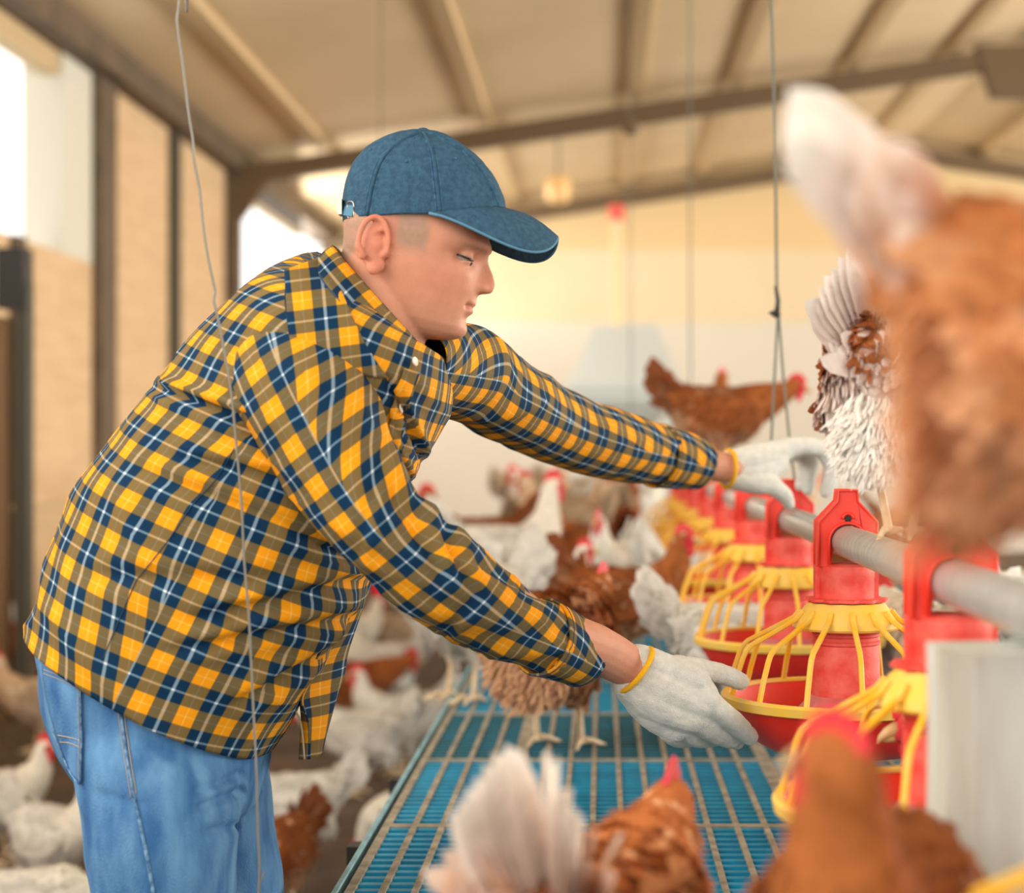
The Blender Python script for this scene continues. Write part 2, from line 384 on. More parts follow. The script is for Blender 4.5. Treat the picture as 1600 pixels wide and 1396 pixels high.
# purlins running the length of the roof
for k, x in enumerate((-2.53, -1.065, .30, 1.196, 2.25, 3.16, 4.6)):
    bm = bmesh.new(); z = roofz(x); add_box(bm, x-.06, x+.06, -3, YFAR, z-.06, z+.03); struct('trim_%d' % (14+k), bm, M['purlin'])
# opened doorway posts near the left edge
t = empty('timber_board', (-2.75, 8.3, 0), label='weathered brown timber board standing upright beside the wall at the picture edge', cat='board')
bm = bmesh.new(); add_box(bm, -.10, .035, -.06, .06, -.01, 1.84); obj('plank', bm, M['timber'], t)
t = empty('dark_post', (-2.655, 8.36, 0), label='dark green-grey post standing between brown board and beige wall panel', cat='post')
bm = bmesh.new(); add_box(bm, -.03, .03, -.05, .05, -.01, 2.0); obj('shaft', bm, M['post_grey'], t)
bm = bmesh.new(); add_box(bm, -.11, .02, -.07, .07, 1.88, 2.16); obj('socket', bm, M['black'], t)
# pale pipe bundle seen beyond the wall opening
# ------------------------------------------------------------------ slatted platform
PZ = .67
X0 = -.335
t = empty('slatted_platform', (0, 0, 0), label='raised blue plastic slatted poultry platform with dusty grey ribs', cat='platform')
def slat_panel(xa, xb, ya, yb, m):
    bm = bmesh.new(); n = int(round((yb-ya)/.034))
    for i in range(n):
        y = ya+(i+.5)*(yb-ya)/n
        add_box(bm, xa, xb, y-.0070, y+.0070, PZ-.022, PZ-.002)
    o = obj('slat_panel', bm, m, t)
    bm = bmesh.new(); n = max(2, int(round((xb-xa)/.0455)))
    for i in range(n+1):
        x = xa+.0062+(xb-xa-.0124)*i/n; h = .0045 if i not in (0, n) else .006
        add_box(bm, x-h, x+h, ya, yb, PZ-.026, PZ+.0005)
    for y in (ya+.0047, yb-.0047): add_box(bm, xa+.0004, xb-.0004, y-.0045, y+.0045, PZ-.0255, PZ+.001)
    obj('rib', bm, M['slat_dust'], o)
cols = [(X0, -.152), (-.152, .301), (.301, .851), (.851, 1.5)]
yy = 1.03
k = 0
while yy < 15.5:
    L = .5833
    y1 = yy+L
    for (xa, xb) in cols:
        slat_panel(xa, xb, yy, y1, M['slat_blue'] if k != 4 else M['slat_teal'])
    yy = y1; k += 1
bm = bmesh.new(); add_box(bm, X0-.014, X0-.008, 1.0, 15.5, PZ-.05, PZ+.004); obj('edge_strip', bm, M['slat_edge'], t)
bm = bmesh.new(); add_box(bm, X0-.02, X0-.0145, 1.0, 15.5, PZ-.07, PZ-.01); obj('side_rail', bm, M['slat_dust'], t)
for y in (1.6, 2.47, 4.2, 6.8, 9.4, 12.0, 15.0):
    for x in (X0+.03, .28, .84, 1.45):
        bm = bmesh.new(); add_box(bm, x-.02, x+.02, y-.02, y+.02, -.02, PZ-.026); obj('leg', bm, M['slat_dust'], t)
    bm = bmesh.new(); add_box(bm, X0-.01, 1.5, y-.015, y+.015, PZ-.075, PZ-.026); obj('cross_beam', bm, M['slat_dust'], t)
for y in (2.75, 3.3):
    bm = bmesh.new(); add_box(bm, X0-.048, X0-.018, y-.02, y+.02, PZ-.05, PZ-.022); obj('clip', bm, M['black'], t)
# short pipe stub standing on the slats
t = empty('pipe_stub', (-.097, 1.9, PZ), label='short grey steel pipe stub standing on the blue slats', cat='pipe')
bm = bmesh.new(); add_lathe(bm, [(.0, 0), (.0125, 0), (.0125, .1), (.0105, .1), (.0105, .02), (0, .02)], 20); obj('tube', bm, M['slat_dust'], t, 'auto')
bm = bmesh.new(); add_lathe(bm, [(.0, .0), (.02, .0), (.02, .008), (.0, .008)], 20); obj('foot_plate', bm, M['slat_dust'], t)
# white-limed post under the feed pipe
t = empty('support_post', (.311, 1.42, 0), label='thick whitewashed timber post under the grey feed pipe near the right edge', cat='post')
bm = bmesh.new()
rings = []
for i in range(14):
    z = PZ+.001+i/13*(1.092-PZ); s = .0015*math.sin(z*17)
    rings.append([Vector((x+s*(1 if x > 0 else -1), y, z)) for x, y in ((-.052, -.045), (-.030, -.050), (.01, -.047), (.048, -.045), (.052, .0), (.048, .045), (0, .048), (-.05, .045))])
skin_loft(bm, rings); obj('shaft', bm, M['post'], t)
bm = bmesh.new(); add_box(bm, .053, .095, -.03, .04, PZ+.001, 1.05); obj('side_board', bm, M['post'], t)
# ------------------------------------------------------------------ feed line
PX, PZP, PR = .336, 1.12, .022
t = empty('feed_pipe', (PX, 1.0, PZP), label='long galvanised steel feed pipe carrying the red pan feeders', cat='pipe')
bm = bmesh.new()
y = 0.0
prof = []
def ring(y, r): return [Vector((r*math.cos(a), y, r*math.sin(a))) for a in [2*PI*k/28 for k in range(28)]]
skin_loft(bm, [ring(y, PR) for y in (-.6, 2, 6, 12, 19.2)])
obj('tube', bm, M['pipe'], t, 'auto')
for yj in (4.7, 7.7):
    bm = bmesh.new(); skin_loft(bm, [ring(yj, PR+.0035), ring(yj+.09, PR+.0035)]); obj('coupling', bm, M['pipe'], t, 'auto')
def make_feeder():
    t = empty('pan_feeder', (PX, 2.5, 0), cat='feeder')
    z = PZP
    # bracket: pentagonal housing with a round mouth for the pipe
    out = [(-.040, z-.032), (-.040, z+.010), (-.040, z+.027), (-.0135, z+.055), (-.0125, z+.070), (.0125, z+.070), (.0135, z+.055), (.040, z+.027), (.040, z+.010), (.040, z-.032)]
    out = [(-.0225, z-.034)]+out+[(.0225, z-.034)]
    bm = bmesh.new()
    arc = [(.0232*math.cos(a), z+.0232*math.sin(a)) for a in [PI*k/24 for k in range(25)]]
    poly = [(-.0232, z-.034), (-.040, z-.034)]+out[2:-2]+[(.040, z-.034), (.0232, z-.034)]+arc
    y0, y1 = -.021, .021
    # front/back faces as strips between outer contour and mouth
    def contour(y):
        return [Vector((x, y, zz)) for x, zz in poly]
    a = [bm.verts.new(p) for p in contour(y0)]; b = [bm.verts.new(p) for p in contour(y1)]
    f = bm.faces.new(a); g_ = bm.faces.new(b[::-1]); n = len(a)
    for k in range(n): bm.faces.new((a[k], a[(k+1) % n], b[(k+1) % n], b[k]))
    bmesh.ops.triangulate(bm, faces=[f, g_])
    o = obj('bracket', bm, M['red'], t)
    # raised lip around the mouth, with the small keyhole boss above it
    bm = bmesh.new()
    for yy in (y0-.002, y1+.002):
        pr = [Vector((.0255*math.cos(aa), yy, z+.0255*math.sin(aa))) for aa in [PI*k/20 for k in range(21)]]
        pr = [Vector((.0255, yy, z-.03))]+pr+[Vector((-.0255, yy, z-.03))]
        add_tube(bm, pr, .0024, 6)
        add_tube(bm, [Vector((.0075*math.cos(aa), yy, z+.031+.0075*math.sin(aa))) for aa in [PI*k/8 for k in range(9)]], .0022, 6)
        add_tube(bm, [Vector((x, yy, zz)) for x, zz in poly[1:11]], .002, 5)
    obj('lip', bm, M['red'], o, True)
    bm = bmesh.new()
    for yy in (y0-.0006, y1+.0006): add_ball(bm, (0, yy, z+.031), .0045, .0014, .0045)
    add_ball(bm, (.003, 0, z+.0695), .006, .008, .0016)
    obj('keyhole', bm, M['black'], o)
    # collar sleeve below the pipe
    bm = bmesh.new()
    add_lathe(bm, [(.0, z-.030), (.034, z-.031), (.039, z-.034), (.0405, z-.038), (.0405, z-.048), (.0398, z-.050), (.0398, z-.078)], 40)
    for a_ in (0, PI):
        add_box(bm, math.cos(a_)*.0405-.003, math.cos(a_)*.0405+.003, -.012, .012, z-.078, z-.034)
    obj('collar', bm, M['red_dusty'], t, 'auto')
    # scalloped flange
    bm = bmesh.new(); n = 96
    rg = [[bm.verts.new(((r+(0 if i in (0, 3) else .0035*math.cos(12*2*PI*k/n)))*math.cos(2*PI*k/n), (r+(0 if i in (0, 3) else .0035*math.cos(12*2*PI*k/n)))*math.sin(2*PI*k/n), zz)) for k in range(n)] for i, (r, zz) in enumerate(((.03, z-.077), (.055, z-.078), (.055, z-.082), (.03, z-.083)))]
    for i in range(4):
        for k in range(n): bm.faces.new((rg[i][k], rg[i][(k+1) % n], rg[(i+1) % 4][(k+1) % n], rg[(i+1) % 4][k]))
    obj('flange', bm, M['red_dusty'], t)
    # yellow shoulder
    bm = bmesh.new()
    add_lathe(bm, [(.042, z-.083), (.052, z-.084), (.057, z-.090), (.070, z-.108), (.0735, z-.117), (.0715, z-.120), (.066, z-.112), (.05, z-.09), (.042, z-.088)], 56, close=True)
    obj('shoulder_ring', bm, M['yellow_dusty'], t, 'auto')
    # rods, each its own part
    for k in range(14):
        a_ = 2*PI*(k+.5)/14; c, s = math.cos(a_), math.sin(a_)
        up = Vector((-s, c, 0))
        pts = [(.062, z-.094), (.072, z-.106), (.105, z-.124), (.136, z-.140), (.1435, z-.148), (.148, z-.158), (.157, z-.185), (.1645, z-.213)]
        bm = bmesh.new(); add_bar(bm, [(r*c, r*s, zz) for r, zz in pts], .0062, .0068, up)
        bmesh.ops.bevel(bm, geom=bm.edges[:], offset=.0012, segments=1, affect='EDGES')
        obj('cage_rod', bm, M['yellow'], t)
    # drum with a thread and flared cone
    bm = bmesh.new()
    pr = [(.040, z-.085), (.0445, z-.112), (.0445, z-.124), (.0465, z-.126), (.0465, z-.129), (.0445, z-.131), (.0445, z-.135), (.0468, z-.137), (.0468, z-.140), (.0445, z-.142), (.0460, z-.150), (.0468, z-.195), (.0475, z-.24)]
    add_lathe(bm, pr, 48); obj('drum', bm, M['red_dusty'], t, 'auto')
    bm = bmesh.new(); add_lathe(bm, [(.036, z-.20), (.048, z-.212), (.088, z-.252), (.096, z-.268), (.092, z-.274)], 48); obj('spreader_cone', bm, M['pink'], t, 'auto')
    # pan and rim
    zr = z-.212
    bm = bmesh.new()
    add_lathe(bm, [(.166, zr), (.158, zr-.018), (.143, zr-.042), (.122, zr-.063), (.104, zr-.073), (.0, zr-.076), (.0, zr-.072), (.103, zr-.069), (.119, zr-.059), (.139, zr-.039), (.154, zr-.016), (.162, zr)], 72)
    obj('pan', bm, M['pan_red'], t, 'auto')
    bm = bmesh.new()
    add_lathe(bm, [(.160, zr+.004), (.1685, zr+.005), (.1715, zr+.001), (.1695, zr-.010), (.166, zr-.0115), (.165, zr-.002), (.160, zr)], 72, close=True)
    obj('rim', bm, M['yellow_dusty'], t, 'auto')
    bm = bmesh.new()
    ring_ = []
    n = 60
    prev = None
    for r in (.085, .11, .13, .146):
        cur = [bm.verts.new((r*math.cos(2*PI*k/n), r*math.sin(2*PI*k/n), zr-.034+.006*noise.noise(Vector((k*.5, r*60, 1))))) for k in range(n)]
        if prev:
            for k in range(n): bm.faces.new((prev[k], prev[(k+1) % n], cur[(k+1) % n], cur[k]))
        prev = cur
    tag(obj('feed_mash', bm, M['feed'], t, True), kind='stuff')
    return t
def copy_tree(o, parent=None):
    c = o.copy(); C.objects.link(c)
    if parent is not None: c.parent = parent
    for ch in list(o.children): copy_tree(ch, c)
    return c
fd = make_feeder()
flab = {2: ('pan feeder gripped by the near gloved hand, red bracket with grey pipe through it', 2.50),
        1: ('out-of-focus pan feeder half hidden by the whitewashed post and a brown hen', 1.75),
        0: ('pan feeder at the cropped right edge, only yellow rods and red pan showing beyond post', 1.02),
        3: ('pan feeder behind the gripped one, its bracket under the far gloved hand', 3.25),
        4: ('third pan feeder back, below the wrist of the far glove', 4.0),
        5: ('fourth pan feeder back, yellow cage blurred beneath the far shirt cuff', 4.75),
        6: ('fifth pan feeder back along the pipe, cage blurred', 5.5),
        7: ('sixth pan feeder back along the pipe, small and blurred', 6.25),
        8: ('seventh pan feeder back along the pipe, beyond the perched brown hen', 7.0),
        9: ('eighth pan feeder back along the pipe, tiny yellow blur', 7.75)}
for i in range(10):
    f = fd if i == 2 else copy_tree(fd)
    f.location = (PX, flab[i][1], 0); f.rotation_euler = (0, 0, 0 if i == 2 else .13*i)
    f['label'] = flab[i][0]; f['group'] = 'pan feeders along the feed pipe'
    if i != 2: f.rotation_euler = (0, 0, 0)
# ------------------------------------------------------------------ cords and wires
def cord(name, pts, r, m, label, cat='wire', sub=6):
    bm = bmesh.new(); q = crom([tuple(p) for p in pts], len(pts)*sub); add_tube(bm, q, r, 6)
    o = obj(name, bm, m, smooth=True); tag(o, label, cat); return o
wy = 2.02
wl = [(292, -260), (285, -120), (280, 0), (277, 32), (285, 95), (287, 110), (296, 180), (301, 215), (304, 250), (312, 295), (316, 330), (321, 372), (327, 410), (334, 445), (337, 455), (335, 470), (340, 495), (352, 560), (362, 620), (370, 700), (377, 790), (382, 870), (388, 960), (393, 1040), (397, 1120), (401, 1200), (403, 1290), (405, 1360), (405, 1393), (404, 1420), (402, 1500)]
pts = [P(x+random.uniform(-.8, .8), y, wy) for x, y in wl]
pts.insert(0, Vector((pts[0].x-.03, wy, roofz(pts[0].x)-.02)))
cord('hanging_wire', pts, .00155, M['wire'], 'thin kinked wire hanging in front of the man with the plaid shirt', sub=4)
bm = bmesh.new(); add_tube(bm, [P(404, 1384, wy), P(409, 1372, wy), P(414, 1362, wy)], .0009, 6)
o = obj('wire_tail', bm, M['wire']); o.parent = bpy.data.objects['hanging_wire']
sy = 3.36
top = Vector((P(1203, 0, sy).x-.02, sy, roofz(.3)-.08)); kn = P(1214, 470, sy)
t = empty('suspension_cord', (kn.x, sy, PZP), label='grey suspension cord with a knot, splitting into two strands above the feed pipe', cat='cord')
bm = bmesh.new(); add_tube(bm, [top, P(1205, 0, sy), P(1211, 200, sy), P(1214, 470, sy), P(1216, 500, sy)], .0028, 6); obj('main_cord', bm, M['cord'], t, world=True)
bm = bmesh.new(); add_tube(bm, [P(1216, 480, sy), P(1210, 590, sy), P(1205, 690, sy), Vector((PX-.024, sy, PZP+.005)), Vector((PX, sy, PZP-.0245))], .0024, 6); obj('strand', bm, M['cord'], t, world=True)
bm = bmesh.new(); add_tube(bm, [P(1216, 480, sy), P(1224, 590, sy), P(1234, 690, sy), Vector((PX+.026, sy, PZP+.03)), Vector((PX+.024, sy, PZP)), Vector((PX, sy, PZP-.0245))], .0024, 6); obj('strand', bm, M['cord'], t, world=True)
bm = bmesh.new(); add_tube(bm, [P(1212, 446, sy), P(1216, 470, sy), P(1214, 486, sy), P(1203, 489, sy), P(1212, 492, sy), P(1219, 490, sy)], [.003, .0045, .006, .004, .006, .004], 8)
obj('knot', bm, M['black'], t, True, world=True)
for i, (px, yd, ytop, yb, lb) in enumerate(((1078, 7.2, -200, 700, 'faint thin cord dropping behind the perched brown hens'), (985, 9.5, -150, 720, 'thin blurred cord dropping to the feed line under the round pulley'), (595, 9.0, -200, 500, 'thin blurred cord hanging behind the cap'))):
    a = P(px, 0, yd); b = P(px+2, yb, yd); b.z = PZP if i < 2 else b.z
    cord('dangling_string', [Vector((a.x, yd, roofz(a.x)-.03)), Vector((a.x, yd, 2.2)), b], .0035, M['cord'], lb, 'cord')
bm = bmesh.new(); c0 = P(985, 198, 9.5); add_ball(bm, c0, .045, .03, .045)
tag(obj('pulley', bm, M['truss'], smooth=True), 'small round pulley on a cord under the roof', 'pulley')
# feed hopper with its red-capped drop tube at the far end of the line
hy = 20.0
t = empty('feed_hopper', (P(975, 600, hy).x, hy, 0), label='pale grey feed hopper far away at the end of the pipe', cat='hopper')
bm = bmesh.new()
def rect(x0, x1, y0, y1, z): return [Vector((x0, y0, z)), Vector((x1, y0, z)), Vector((x1, y1, z)), Vector((x0, y1, z))]
M['hopper'] = mat('pale_galvanised_sheet', lin(206, 216, 216), .5, metal=.2)
skin_loft(bm, [rect(-.62, .62, -.5, .5, 1.86), rect(-.60, .60, -.5, .5, 1.95), rect(-.32, .34, -.2, .2, 2.57)]); obj('lid', bm, M['hopper'], t)
bm = bmesh.new(); skin_loft(bm, [rect(-.12, .12, -.12, .12, 1.12), rect(-.12, .12, -.12, .12, 1.2), rect(-.55, .55, -.45, .45, 1.75), rect(-.55, .55, -.45, .45, 1.86)]); obj('bin', bm, M['hopper'], t)
for x in (-.5, .5):
    for y in (-.4, .4):
        bm = bmesh.new(); add_box(bm, x-.03, x+.03, y-.03, y+.03, -.01, 1.8); obj('leg', bm, M['hopper'], t)
bm = bmesh.new(); add_lathe(bm, [(0, 2.5), (.05, 2.5), (.05, 3.86), (0, 3.86)], 16, (-.08, 0, 0)); obj('drop_tube', bm, mat('cream_tube', lin(232, 205, 160), .7), t)
bm = bmesh.new(); add_lathe(bm, [(0, 3.74), (.085, 3.74), (.085, 3.9), (0, 3.9)], 16, (-.08, 0, 0)); obj('tube_cap', bm, M['red_dusty'], t)
bm = bmesh.new(); a = P(872, 296, 18); add_lathe(bm, [(0, -.13), (.1, -.12), (.13, 0), (.1, .12), (0, .13)], 20, a)
o = obj('round_float', bm, mat('cream_plastic', lin(250, 205, 140), .5), smooth=True); tag(o, 'cream round ball hanging under the far roof beam', 'ball')
bm = bmesh.new(); add_tube(bm, [a+Vector((0, 0, .1)), Vector((a.x, a.y, roofz(a.x)))], .012, 6); obj('hook_cord', bm, M['cord'], o)
# ------------------------------------------------------------------ hens
BROWN = dict(base=(.30, .088, .024), tip=(.47, .165, .05), dark=(.16, .045, .016), fluff=(.72, .46, .28), tail=(.30, .10, .04), neck=(.36, .115, .03), white=.06)
TAWNY = dict(base=(.46, .17, .055), tip=(.62, .29, .12), dark=(.26, .085, .03), fluff=(.86, .66, .48), tail=(.80, .70, .62), neck=(.48, .17, .05), white=.10)
PEACH = dict(base=(.56, .20, .06), tip=(.72, .34, .14), dark=(.36, .10, .03), fluff=(.84, .50, .28), tail=(.95, .92, .86), neck=(.5, .16, .05), white=.16)
PIED = dict(base=(.40, .115, .030), tip=(.56, .19, .055), dark=(.24, .06, .02), fluff=(.98, .95, .90), tail=(.98, .95, .91), neck=(.42, .13, .04), white=.22)
WHITE = dict(base=(.78, .77, .72), tip=(.86, .85, .81), dark=(.66, .63, .56), fluff=(.82, .80, .74), tail=(.80, .79, .75), neck=(.80, .77, .66), white=0)
BEIGE = dict(base=(.58, .44, .30), tip=(.74, .62, .47), dark=(.36, .24, .14), fluff=(.80, .70, .56), tail=(.62, .50, .36), neck=(.62, .42, .26), white=.2)
POSES = {  # neck path (x, z, r) then head centre and pitch
    'up':   ([(.095, .235, .062), (.130, .275, .043), (.142, .312, .031), (.148, .340, .026)], (.156, .352), 0.0),
    'tall': ([(.095, .240, .060), (.118, .290, .040), (.124, .335, .028), (.128, .368, .024)], (.137, .380), .05),
    'low':  ([(.100, .225, .060), (.148, .215, .042), (.178, .175, .031), (.190, .130, .026)], (.198, .112), -.95),
    'mid':  ([(.100, .232, .060), (.150, .250, .042), (.180, .265, .031), (.200, .275, .026)], (.210, .280), -.25),
    'tuck': ([(.080, .240, .062), (.105, .270, .046), (.104, .295, .034), (.100, .312, .028)], (.108, .322), -.1),
}
SPINE = [(-.152, .246, .018, .018), (-.130, .236, .046, .045), (-.095, .214, .073, .070), (-.045, .198, .089, .084), (.015, .192, .092, .088), (.070, .203, .080, .080), (.112, .224, .058, .062), (.140, .240, .026, .034)]
def make_hen(pal, pose='up', seed=1, nfeath=1100, comb=1.0, tail_len=.15, tail_up=.95, tail_spread=1.0, fluffy=1.0, fine=1.0, fz=.175, fr=.075, stance=.043, cov=.15, head_yaw=0, voxel=.0055, legs=True, crouch=0, yaw=0, loc=(0, 0, 0), label='', name='hen'):
    rnd = random.Random(seed)
    nz = Vector((seed*3.7, seed*1.3, 0))
    neck, hc, pitch = POSES[pose]
    z0 = -crouch
    t = empty('hen', loc, yaw)
    # --- one continuous body: trunk, neck, head, thighs
    bm = bmesh.new()
    sp = crom(SPINE, 26); rings = []
    for i, (x, z, hw, hh) in enumerate(sp):
        n = 20; rings.append([Vector((x, hw*math.cos(a), z+z0+hh*math.sin(a))) for a in [2*PI*k/n for k in range(n)]])
    skin_loft(bm, rings)
    nk = crom([(x, z, r) for x, z, r in neck], 12)
    add_chain(bm, [(x, 0, z+z0) for x, z, r in nk], [r for x, z, r in nk], 14)
    cp, spt = math.cos(pitch), math.sin(pitch)
    H = Vector((hc[0], 0, hc[1]+z0))
    fw = Vector((cp, 0, spt)); upv = Vector((-spt, 0, cp)); side = Vector((0, 1, 0))
    if head_yaw:
        RZ = Matrix.Rotation(head_yaw, 3, 'Z'); fw = RZ @ fw; upv = RZ @ upv; side = RZ @ side
    R = Matrix((fw, side, upv)).transposed()
    add_ball(bm, H, .029, .0205, .0225, R, 16, 12)
    add_ball(bm, H+fw*.017-upv*.004, .017, .014, .014, R, 12, 10)
    for s in (-1, 1):
        add_capsule(bm, (.005, s*.045, .150+z0), (-.008, s*.044, .098+z0*.7), .042, .019)
        if fluffy: add_capsule(bm, (-.070, s*.035, .175+z0), (-.085, s*.028, .150+z0), .048*fluffy, .036*fluffy)
    me = remeshed(bm, voxel, 3, 'body')
    def base_col(co, nrm):
        x, y, z = co; z = z-z0
        v = noise.noise(co*14+nz); v2 = noise.noise(co*38+nz)
        c = Vector(pal['base']).lerp(Vector(pal['dark']), max(0, min(1, .35+v*1.1)))
        low = sm(.165-z+.5*max(0, -x), 0, .07)                      # belly and rear fluff
        rear = sm(-x, .06, .12)*sm(.235-z, 0, .05)
        c = c.lerp(Vector(pal['fluff']), max(low*.55, rear*.95)*(.75+.5*v2))
        hd = (co-H).length
        nkk = sm(x+.4*(z-.24), .07, .12)
        c = c.lerp(Vector(pal['neck']), nkk*.8)
        if pal['white'] and v2+v*.5 > .62-pal['white']: c = c.lerp(Vector(pal['fluff']), .75)
        return c
    face = lambda co: 1-sm(((co-H-fw*.012+upv*.004).length), .018, .024)
    def bc(co, nrm):
        c = base_col(co, nrm).lerp(Vector((.62, .035, .05)), face(co)*.95); return (c.x, c.y, c.z, 1)
    set_col(me, bc)
    body = link_mesh('body', me, M['feather'], t)
    # --- plumage: overlapping small blades following the lie of the feathers
    verts = []; faces = []; cols = []
    def feather(p, d, n, L, W, lift, c, ctip, curl=0., shaft=None):
        s = d.cross(n).normalized(); b = len(verts)
        for t_, wv in ((0, .35), (.35, .95), (.72, 1.), (.92, .62)):
            q = p+d*(L*t_)+n*(lift*t_*t_+.001+curl*t_*(1-t_))
            k = c.lerp(ctip, t_**2.2)
            for u in (-1, 0, 1):
                verts.append(q+s*(u*W*wv/2)-n*(abs(u)*W*.12)); kk = k if u or shaft is None else k.lerp(shaft, .5); cols.append((kk.x, kk.y, kk.z, 1))
        q = p+d*L+n*(lift+.001); verts.append(q); cols.append((ctip.x, ctip.y, ctip.z, 1))
        for r in range(3):
            for u in range(2):
                i = b+r*3+u; faces.append((i, i+1, i+4, i+3))
        i = b+9; faces.append((i, i+1, b+12)); faces.append((i+1, i+2, b+12))
    def flush(nm, parent, m=M['plume']):
        mm = bpy.data.meshes.new(nm); mm.from_pydata([tuple(v) for v in verts], [], faces)
        ca = mm.color_attributes.new('Col', 'FLOAT_COLOR', 'POINT'); ca.data.foreach_set('color', [x for c in cols for x in c])
        o = link_mesh(nm, mm, m, parent); verts.clear(); faces.clear(); cols.clear(); return o
    polys = me.polygons; np_ = len(polys)
    for i in range(int(nfeath*1.7)):
        pl = polys[rnd.randrange(np_)]; co = pl.center.copy(); n = pl.normal.copy()
        if face(co) > .05: continue
        x, y, z = co; z -= z0
        hd = (co-H).length
        neckness = sm(x+.45*(z-.24), .085, .13)
        flow = Vector((-1, 0, -.22)).lerp(Vector((-.15, 0, -1)) if pose not in ('low',) else Vector((-.6, 0, .6)), neckness)
        if pose == 'low' and z < .2 and x > .15: flow = Vector((-.35, 0, 1))
        rear = sm(-x, .05, .12)*sm(.24-z, -.01, .05)
        flow = flow.lerp(Vector((-.5, 0, -.9)), rear)
        d = flow-n*flow.dot(n)
        if d.length < .05: continue
        d = (d.normalized()+Vector((rnd.uniform(-.2, .2), rnd.uniform(-.2, .2), rnd.uniform(-.2, .2)))).normalized()
        bc_ = base_col(co, n)
        L = .030*(1-.40*neckness)*(1+.3*rear)*rnd.uniform(.8, 1.2); W = .0145*(1-.60*neckness)*(1-.35*rear)
        if hd < .04: L *= .4; W *= .5
        tip = bc_.lerp(Vector(pal['tip']) if rear < .3 and z > .16 else Vector(pal['fluff']), .75)
        if rnd.random() < pal['white']*.35: tip = Vector(pal['fluff'])
        feather(co-n*.002, d, n, L, W, .003+.008*rear*rnd.random(), bc_*rnd.uniform(.85, 1.1), tip*rnd.uniform(.88, 1.1))
    flush('plumage', body)
    # --- wings
    for s in (-1, 1):
        for row, (cnt, L, W, zt, zb) in enumerate(((9, .115, .024, .228, .165), (8, .075, .024, .245, .18), (9, .048, .022, .252, .19))):
            for k in range(cnt):
                u = k/(cnt-1)
                x = .075-.12*u*(1-.25*row)+.01*row; zz = zt+(zb-zt)*(1-u)*.9+z0+.012*u
                yy = s*(.083+.007*(3-row)*.5-.022*u)
                d = Vector((-1, -s*.10*u-s*.06, -.10+.22*u)).normalized(); n = Vector((0, s, .35)).normalized(); n = (n-d*n.dot(d)).normalized()
                c = Vector(pal['base']).lerp(Vector(pal['dark']), rnd.uniform(.1, .9)); tp = Vector(pal['tip']).lerp(Vector(pal['fluff']), .35 if rnd.random() < pal['white']+.15 else 0)
                feather(Vector((x, yy, zz)), d, n, L*rnd.uniform(.9, 1.05), W, .002, c, tp, .006, shaft=tp)
        flush('wing', t)
    # --- tail: tented fan of long blades plus soft coverts
    root = Vector((-.128, 0, .238+z0))
    nT = 14
    for k in range(nT):
        s = -1 if k % 2 else 1; u = (k//2)/(nT/2-1)
        ang = tail_up-.55*u*tail_spread
        d = Vector((-math.cos(ang), s*(.06+.30*u)*tail_spread, math.sin(ang))).normalized()
        n = Vector((.25, s*1.0, .25)); n = (n-d*n.dot(d)).normalized()
        c = Vector(pal['tail'])*rnd.uniform(.82, 1.05)
        feather(root+Vector((.015, s*.014*u, -.004*u)), d, n, tail_len*(1-.18*u)*rnd.uniform(.92, 1.05), .040, .012, c.lerp(Vector(pal['base']), .35 if pal is not WHITE else .0), c, .012)
    for k in range(60):
        s = rnd.choice((-1, 1)); a_ = rnd.uniform(cov, tail_up+.2); q = root+Vector((.02-.02*rnd.random(), s*rnd.uniform(.0, .03), rnd.uniform(-.03, .018)))
        d = Vector((-math.cos(a_), s*rnd.uniform(.05, .5), math.sin(a_))).normalized()
        n = Vector((.1, s, .3)); n = (n-d*n.dot(d)).normalized()
        c = Vector(pal['base']).lerp(Vector(pal['fluff']), (rnd.random()*.6 if rnd.random() < .7 else 0) if pal is not PIED else .55+.45*rnd.random())
        feather(q, d, n, tail_len*rnd.uniform(.3, .62), .026, .012, c, c.lerp(Vector(pal['tail']), .8), .01)
    flush('tail', t)
    # --- soft rump fluff
    if fluffy > 1:
        for k in range(int(900*fluffy*fine)):
            a_ = rnd.uniform(0, 2*PI); rr = fr*math.sqrt(rnd.random())
            q = Vector((-.118+rnd.uniform(-.02, .03), rr*math.cos(a_), fz+z0+rr*1.1*math.sin(a_)))
            d = Vector((-.55, .5*math.cos(a_)*.6+rnd.uniform(-.22, .22), -.8+rnd.uniform(-.25, .25))).normalized()
            n = Vector((-1, 0, .3)); n = (n-d*n.dot(d)).normalized()
            c = Vector(pal['fluff'])*rnd.uniform(.85, 1.05)
            feather(q, d, n, .032*rnd.uniform(.6, 1.2), .0050/math.sqrt(fine), .012*rnd.random(), c, c)
        flush('rump_fluff', body)
    # --- legs
    if legs:
        for s in (-1, 1):
            bm = bmesh.new(); y = s*.043 if stance > .04 else s*.032
            k0 = Vector((-.008, y, .108+z0*.7)); an = Vector((.004 if not crouch else .01, s*stance, .018))
            add_tube(bm, [k0, k0.lerp(an, .12), k0.lerp(an, .5), an, an-Vector((0, 0, .008))], [.0085, .0062, .0052, .0062, .005], 10)
            for (dx, dy, L) in ((1, 0, .058), (.86, .5, .046), (.86, -.5, .046), (-.95, s*.12, .028)):
                e = an+Vector((dx*L, dy*L, -.0135)); mid = an.lerp(e, .5)+Vector((0, 0, .0025))
                add_tube(bm, [an-Vector((0, 0, .006)), mid, e], [.0052, .0044, .0036], 8)
                add_tube(bm, [e, e+Vector((dx*.010, dy*.010, -.002))], [.0032, .0008], 6)
            obj('leg', bm, M['scale_skin'], t, True)
    # --- head fittings
    bm = bmesh.new()
    top = []; nb = 26
